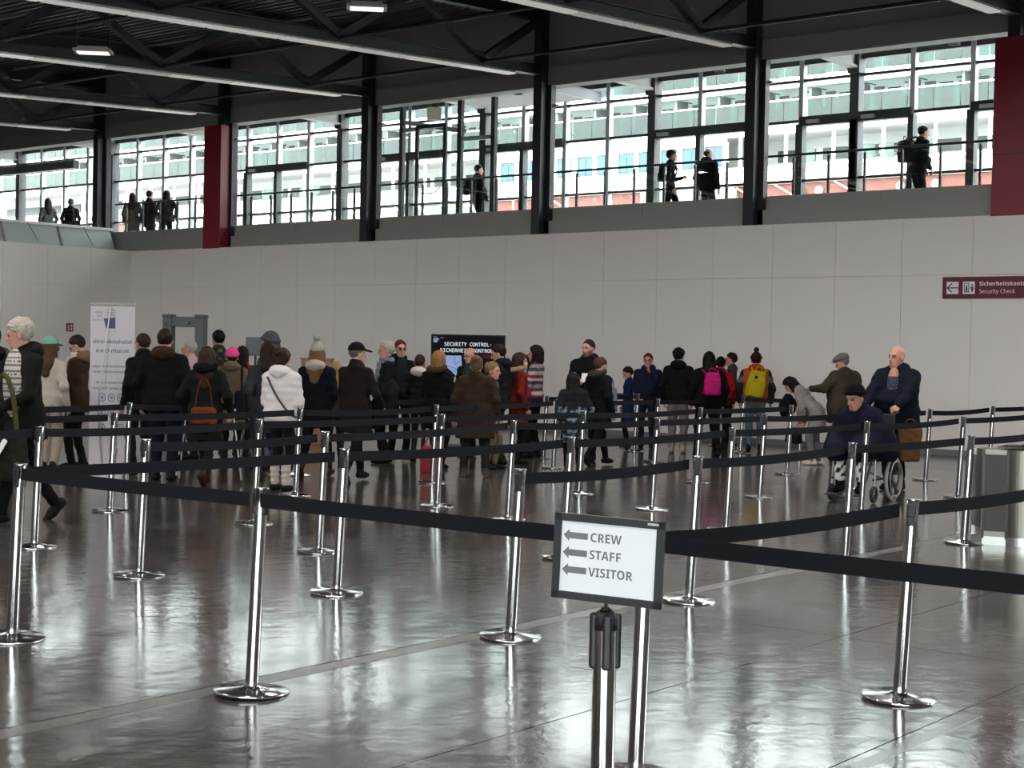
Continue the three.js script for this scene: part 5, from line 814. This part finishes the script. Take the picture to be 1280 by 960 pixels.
// roll-up banner seen from behind: its print shows through reversed
{
  const t = thing('rollup_banner', 'white roll-up banner seen from behind, its print showing through reversed', 'banner', [-16.0, 0, -11.82], Math.PI * 0.2155);
  const W = 0.56, H = 2.12;
  const tex = canvasTex(528, 2000, (k) => { const w = 560, h = 2120; k.scale(2000 / 2120, 2000 / 2120);
    k.fillStyle = '#b9b4ba'; k.fillRect(0, 0, w, h); k.translate(w, 0); k.scale(-1, 1);
    k.textAlign = 'center'; k.fillStyle = '#3d3a3f'; k.font = 'bold 66px serif'; k.fillText('Sicherheitskontrolle', w / 2, 498, 500); k.fillText('Security Check', w / 2, 618, 420);
    k.font = 'bold 42px serif'; k.fillStyle = '#4b474c'; ['Bitte unterstützen Sie die zügige', 'Sicherheitskontrolle! Danke!'].forEach((s, i) => k.fillText(s, w / 2, 815 + i * 72, 500)); ['Please assist a swift', 'security control. Thank you!'].forEach((s, i) => k.fillText(s, w / 2, 1030 + i * 75, 480));
    k.fillStyle = '#3f4860'; k.beginPath(); k.moveTo(395, 165); k.quadraticCurveTo(330, 175, 245, 150); k.lineTo(245, 300); k.lineTo(365, 300); k.closePath(); k.fill();
    k.strokeStyle = '#8c5a66'; k.lineWidth = 9; for (const dy of [0, 34, 68]) { k.beginPath(); k.moveTo(245, 72 + dy); k.quadraticCurveTo(310, 30 + dy, 360, 70 + dy); k.stroke(); }
    k.textAlign = 'left'; k.font = 'bold 30px sans-serif'; k.fillStyle = '#6b6870'; k.fillText('GUIDE', 410, 100); k.fillText('PORT', 410, 150); k.fillStyle = '#a08088'; k.fillText('TERMINAL', 400, 200, 140);
    for (let r = 0; r < 3; r++) for (let c = 0; c < 3; c++) { if (r === 2 && c === 1) continue; const x = 165 + c * 118, y = 1215 + r * 200; k.fillStyle = '#566079'; k.beginPath(); k.ellipse(x, y, 46, 54, 0, 0, 7); k.fill(); k.fillStyle = '#b9b4ba'; k.beginPath(); k.ellipse(x, y, 36, 43, 0, 0, 7); k.fill(); k.fillStyle = '#566079'; k.fillRect(x - 16, y - 20, 32, 40); k.fillStyle = '#b9b4ba'; k.fillRect(x - 8, y - 10, 16, 12); }
    k.fillStyle = '#4c566b'; k.beginPath(); k.moveTo(190, 1890); k.lineTo(275, 1890); k.lineTo(265, 2035); k.lineTo(205, 2035); k.closePath(); k.fill(); k.fillStyle = '#b9b4ba'; for (let r = 0; r < 4; r++) for (let c = 0; c < 3; c++) k.fillRect(203 + c * 22, 1900 + r * 33, 14, 22);
  });
  part('sheet', bx(W, H - 0.09, 0.003, 0, 0.07 + (H - 0.09) / 2, 0), std([0.5, 0.48, 0.51], 0.6), t);
  part('print', face(W, H - 0.09, 0, 0.07 + (H - 0.09) / 2, 0.003), new THREE.MeshStandardMaterial({ map: tex, roughness: 0.6 }), t);
  part('top_bar', rb(W + 0.02, 0.04, 0.03, 0, H, 0, 0.008), M.grey, t);
  part('cassette', rb(W + 0.02, 0.09, 0.12, 0, 0.045, 0, 0.02), M.steelDull, t);
  part('foot', [rb(0.06, 0.015, 0.5, -0.22, 0.01, 0.05, 0.005), rb(0.06, 0.015, 0.5, 0.22, 0.01, 0.05, 0.005)][0], M.steelDull, t); part('foot', rb(0.06, 0.015, 0.5, 0.22, 0.01, 0.05, 0.005), M.steelDull, t);
  part('support_pole', tube([[-0.02, H - 0.03, 0.02], [-0.05, 1.7, 0.1], [-0.11, 1.0, 0.16], [-0.13, 0.75, 0.12], [-0.1, 0.08, 0.04]], 0.009, 8, 30), M.steelDull, t);
}
// walk-through metal detector
{
  const t = thing('metal_detector', 'grey walk-through metal detector frame against the white wall', 'metal detector', [-23.85, 0, -19.34], Math.PI * 0.2155), m = std([0.1, 0.113, 0.122], 0.6);
  for (const s of [-1, 1]) { part('side_post', rb(0.19, 2.2, 0.34, s * 0.32, 1.1, 0, 0.03), m, t); part('post_cap', rb(0.21, 0.07, 0.36, s * 0.32, 2.19, 0, 0.02), std([0.08, 0.092, 0.1], 0.6), t); }
  part('lintel', rb(0.48, 0.2, 0.3, 0, 2.08, 0, 0.02), m, t); part('status_light', bx(0.03, 0.06, 0.01, -0.34, 2.02, 0.175), M.black, t); part('socket', bx(0.05, 0.05, 0.01, 0.12, 2.06, 0.155), M.black, t);
}
// security desk with a monitor, a small wooden cupboard
{
  const t = thing('scanner_console', 'dark scanner console with flat grey monitor behind the pink beanie', 'scanner', [-21.0, 0, -18.75], Math.PI * 0.2155);
  part('cabinet', rb(0.75, 1.15, 0.6, 0.12, 0.575, 0, 0.02), std([0.09, 0.095, 0.1], 0.6), t); part('monitor', rb(0.3, 0.34, 0.05, -0.1, 1.62, 0, 0.01).rotateY(0), std([0.11, 0.122, 0.13], 0.5), t); part('monitor_arm', [bx(0.04, 0.4, 0.04, -0.08, 1.33, -0.03), bx(0.2, 0.02, 0.16, -0.08, 1.16, -0.03)], M.black, t);
  const top = part('tray', rb(0.36, 0.14, 0.3, 0.22, 1.25, 0, 0.02), std([0.1, 0.1, 0.105], 0.6), t); part('tray_handle', tube([[0.05, 1.3, 0.05], [0.12, 1.4, 0.05], [0.32, 1.4, 0.05], [0.39, 1.3, 0.05]], 0.02), M.black, top);
  const c = thing('wooden_cupboard', 'light brown wooden cupboard behind the white puffer', 'cupboard', [-18.6, 0, -17.9], Math.PI * 0.2155), wd = std([0.25, 0.14, 0.085], 0.6);
  part('carcass', rb(0.5, 1.42, 0.4, 0, 0.71, 0, 0.01), wd, c); for (const s of [-1, 1]) { const d = part('door', rb(0.24, 1.34, 0.02, s * 0.122, 0.72, 0.205, 0.004), wd, c); part('knob', new THREE.SphereGeometry(0.015, 12, 8).translate(s * 0.03, 0.8, 0.225), M.steelDull, d); } part('top', rb(0.54, 0.03, 0.44, 0, 1.435, 0, 0.008), std([0.3, 0.17, 0.1], 0.55), c);
}
// information screen
{
  const W = 1.25, H = 0.71, t = thing('information_screen', 'black information screen reading security control in white letters', 'screen', [-16.55, 0, -19.4], Math.PI * 0.2155);
  const draw = (k, w, h) => {
    k.fillStyle = '#06070d'; k.fillRect(0, 0, w, h); k.fillStyle = '#e8eef6'; k.font = 'bold 78px monospace'; k.textAlign = 'center';
    k.fillText('SECURITY CONTROL·', w * 0.5, 170, w * 0.66); k.fillText('SICHERHEITSKONTROLLE', w * 0.52, 270, w * 0.82);
    k.fillStyle = '#7d93c8'; k.beginPath(); k.moveTo(22, 52); k.lineTo(120, 52); k.lineTo(85, 120); k.lineTo(28, 120); k.closePath(); k.fill(); k.fillStyle = '#7f8590'; k.fillRect(26, 28, 60, 10); k.fillRect(130, 40, 60, 10);
    k.fillStyle = '#8fa6d8'; k.beginPath(); k.moveTo(165, 325); k.lineTo(470, 325); k.lineTo(490, 560); k.lineTo(430, 690); k.lineTo(300, 560); k.lineTo(165, 470); k.fill();
    k.strokeStyle = '#33405f'; k.lineWidth = 6; k.beginPath(); k.moveTo(370, 330); k.lineTo(372, 470); k.lineTo(450, 410); k.moveTo(230, 480); k.lineTo(400, 540); k.lineTo(350, 600); k.stroke();
    k.strokeStyle = '#9aa6bb'; k.beginPath(); k.moveTo(840, 480); k.lineTo(880, 420); k.lineTo(920, 480); k.moveTo(880, 430); k.lineTo(880, 520); k.stroke();
    k.fillStyle = '#4a1218'; k.fillRect(800, 300, 160, 60);
  };
  const tex = canvasTex(1150, 650, draw);
  part('bezel', rb(W, H, 0.06, 0, 1.535, 0, 0.008), M.black, t);
  part('display', face(W - 0.03, H - 0.03, 0, 1.535, 0.0315), new THREE.MeshPhysicalMaterial({ specularIntensity: 0.2, color: 0x030303, roughness: 0.6, emissive: 0xffffff, emissiveMap: tex, emissiveIntensity: 0.9 }), t);
  part('stand', [bx(0.08, 1.3, 0.05, 0, 0.65, -0.05), rb(0.8, 0.03, 0.5, 0, 0.015, -0.05, 0.008)], M.black, t);
  const L = new THREE.RectAreaLight(new THREE.Color().setRGB(0.5, 0.6, 0.85), 0.12, W - 0.05, H - 0.05); const n = V(0, 0, 1).applyAxisAngle(V(0, 1, 0), Math.PI * 0.2155); L.position.set(-16.55 + n.x * 0.04, 1.535, -19.4 + n.z * 0.04); L.rotation.y = Math.PI + Math.PI * 0.2155; scene.add(L);
}
// red wall sign
{
  const t = thing('wall_sign', 'long dark red wall sign with white arrow pointing to the security check', 'sign', [-10.53, 2.665, ZW + 0.03]), W = 3.0, H = 0.365;
  const tex = canvasTex(2048, 250, (k, w, h) => {
    k.fillStyle = '#5c1120'; k.fillRect(0, 0, w, h); const u = h; k.fillStyle = '#e2dde2'; k.fillRect(0.2 * u, 0.22 * u, 0.57 * u, 0.57 * u); k.fillRect(0.98 * u, 0.22 * u, 0.57 * u, 0.57 * u);
    k.strokeStyle = '#3a0c16'; k.lineWidth = 13; k.beginPath(); k.moveTo(0.76 * u, 0.505 * u); k.lineTo(0.24 * u, 0.505 * u); k.moveTo(0.45 * u, 0.3 * u); k.lineTo(0.24 * u, 0.505 * u); k.lineTo(0.45 * u, 0.71 * u); k.stroke();
    k.lineWidth = 9; k.strokeRect(1.06 * u, 0.3 * u, 0.2 * u, 0.4 * u); k.fillStyle = '#3a0c16'; k.beginPath(); k.arc(1.16 * u, 0.43 * u, 9, 0, 7); k.fill(); k.fillRect(1.12 * u, 0.47 * u, 0.08 * u, 0.2 * u); k.beginPath(); k.arc(1.42 * u, 0.38 * u, 10, 0, 7); k.fill(); k.fillRect(1.38 * u, 0.44 * u, 0.08 * u, 0.25 * u); k.lineWidth = 7; k.beginPath(); k.moveTo(1.42 * u, 0.5 * u); k.lineTo(1.3 * u, 0.52 * u); k.moveTo(1.42 * u, 0.47 * u); k.lineTo(1.51 * u, 0.56 * u); k.stroke();
    k.fillStyle = '#e6dde0'; k.textBaseline = 'middle'; k.font = 'bold 66px sans-serif'; k.fillText('Sicherheitskontrolle', 1.75 * u, 0.33 * u); k.font = '64px sans-serif'; k.fillText('Security Check', 1.75 * u, 0.68 * u);
  });
  part('board', bx(W, H, 0.03, W / 2, H / 2, 0.012), M.signRed, t); part('print', face(W, H, W / 2, H / 2, 0.0285), new THREE.MeshStandardMaterial({ map: tex, roughness: 0.45 }), t);
  const s = thing('fire_sign', 'small square red sign with white fire extinguisher symbol on the left wall', 'sign', [-32.76, 1.91, -22.9], Math.PI / 2);
  const tx = canvasTex(128, 128, (k) => { k.fillStyle = '#7c1018'; k.fillRect(0, 0, 128, 128); k.fillStyle = '#e0d8d8'; k.fillRect(20, 44, 26, 66); k.fillRect(26, 22, 14, 20); k.fillRect(66, 20, 10, 90); k.fillRect(84, 20, 26, 40); k.fillRect(84, 70, 26, 40); k.fillStyle = '#7c1018'; k.fillRect(26, 60, 14, 30); });
  part('board', bx(0.2, 0.21, 0.012, 0, 0.1, 0), M.signRed, s); part('print', face(0.19, 0.2, 0, 0.1, 0.0065), new THREE.MeshStandardMaterial({ map: tx, roughness: 0.5 }), s);
}
// stainless litter bin at the right edge: flat left side, rounded front
{
  const t = thing('litter_bin', 'brushed steel litter bin with rounded front at the right edge', 'bin', [-4.92, 0, -13.24], Math.PI * 0.2155);
  const H = 0.835, sh = new THREE.Shape(); sh.moveTo(-0.28, -0.3); sh.lineTo(-0.28, 0.02); sh.lineTo(-0.1, 0.1); sh.bezierCurveTo(0.05, 0.24, 0.35, 0.24, 0.5, 0.1); sh.lineTo(0.6, 0.02); sh.lineTo(0.6, -0.3); sh.closePath();
  const ex = (s, a, b, k = 1) => new THREE.ExtrudeGeometry(s, { depth: b - a, bevelEnabled: false, curveSegments: 24 }).rotateX(-Math.PI / 2).scale(k, 1, -k).translate(0, a, 0);
  const fix = (g) => { const q = g.toNonIndexed(), p = q.attributes.position.array; for (let i = 0; i < p.length; i += 9) for (let k = 0; k < 3; k++) { const x = p[i + 3 + k]; p[i + 3 + k] = p[i + 6 + k]; p[i + 6 + k] = x; } q.computeVertexNormals(); return q; };
  part('body', fix(ex(sh, 0.07, H)), M.brushed, t); part('plinth', fix(ex(sh, 0.0, 0.075, 1.012)), M.steelDull, t); part('top_rim', fix(ex(sh, H - 0.06, H + 0.005, 1.01)), M.brushed, t);
  for (const [x, z] of [[-0.285, 0.02], [-0.285, -0.27], [-0.1, 0.1]]) part('corner_strip', bx(0.022, H - 0.06, 0.022, x, 0.06 + (H - 0.06) / 2, z), M.steel, t);
  part('side_panel', bx(0.006, H - 0.2, 0.24, -0.284, 0.46, -0.13), std([0.05, 0.045, 0.041], 0.5), t); part('front_panel', bx(0.19, H - 0.16, 0.006, 0, 0, 0, 0, 0.42 * -1).translate(-0.19, 0.46, 0.066), std([0.055, 0.049, 0.045], 0.5), t);
  part('lid', [bx(0.36, 0.012, 0.3, 0.38, H + 0.05, -0.08, -0.2), bx(0.3, 0.012, 0.28, 0.06, H + 0.03, -0.1, -0.12)], M.steel, t); part('slot', bx(0.12, 0.03, 0.2, 0.2, H + 0.03, -0.14), M.black, t);
}
renderer.render(scene, camera);
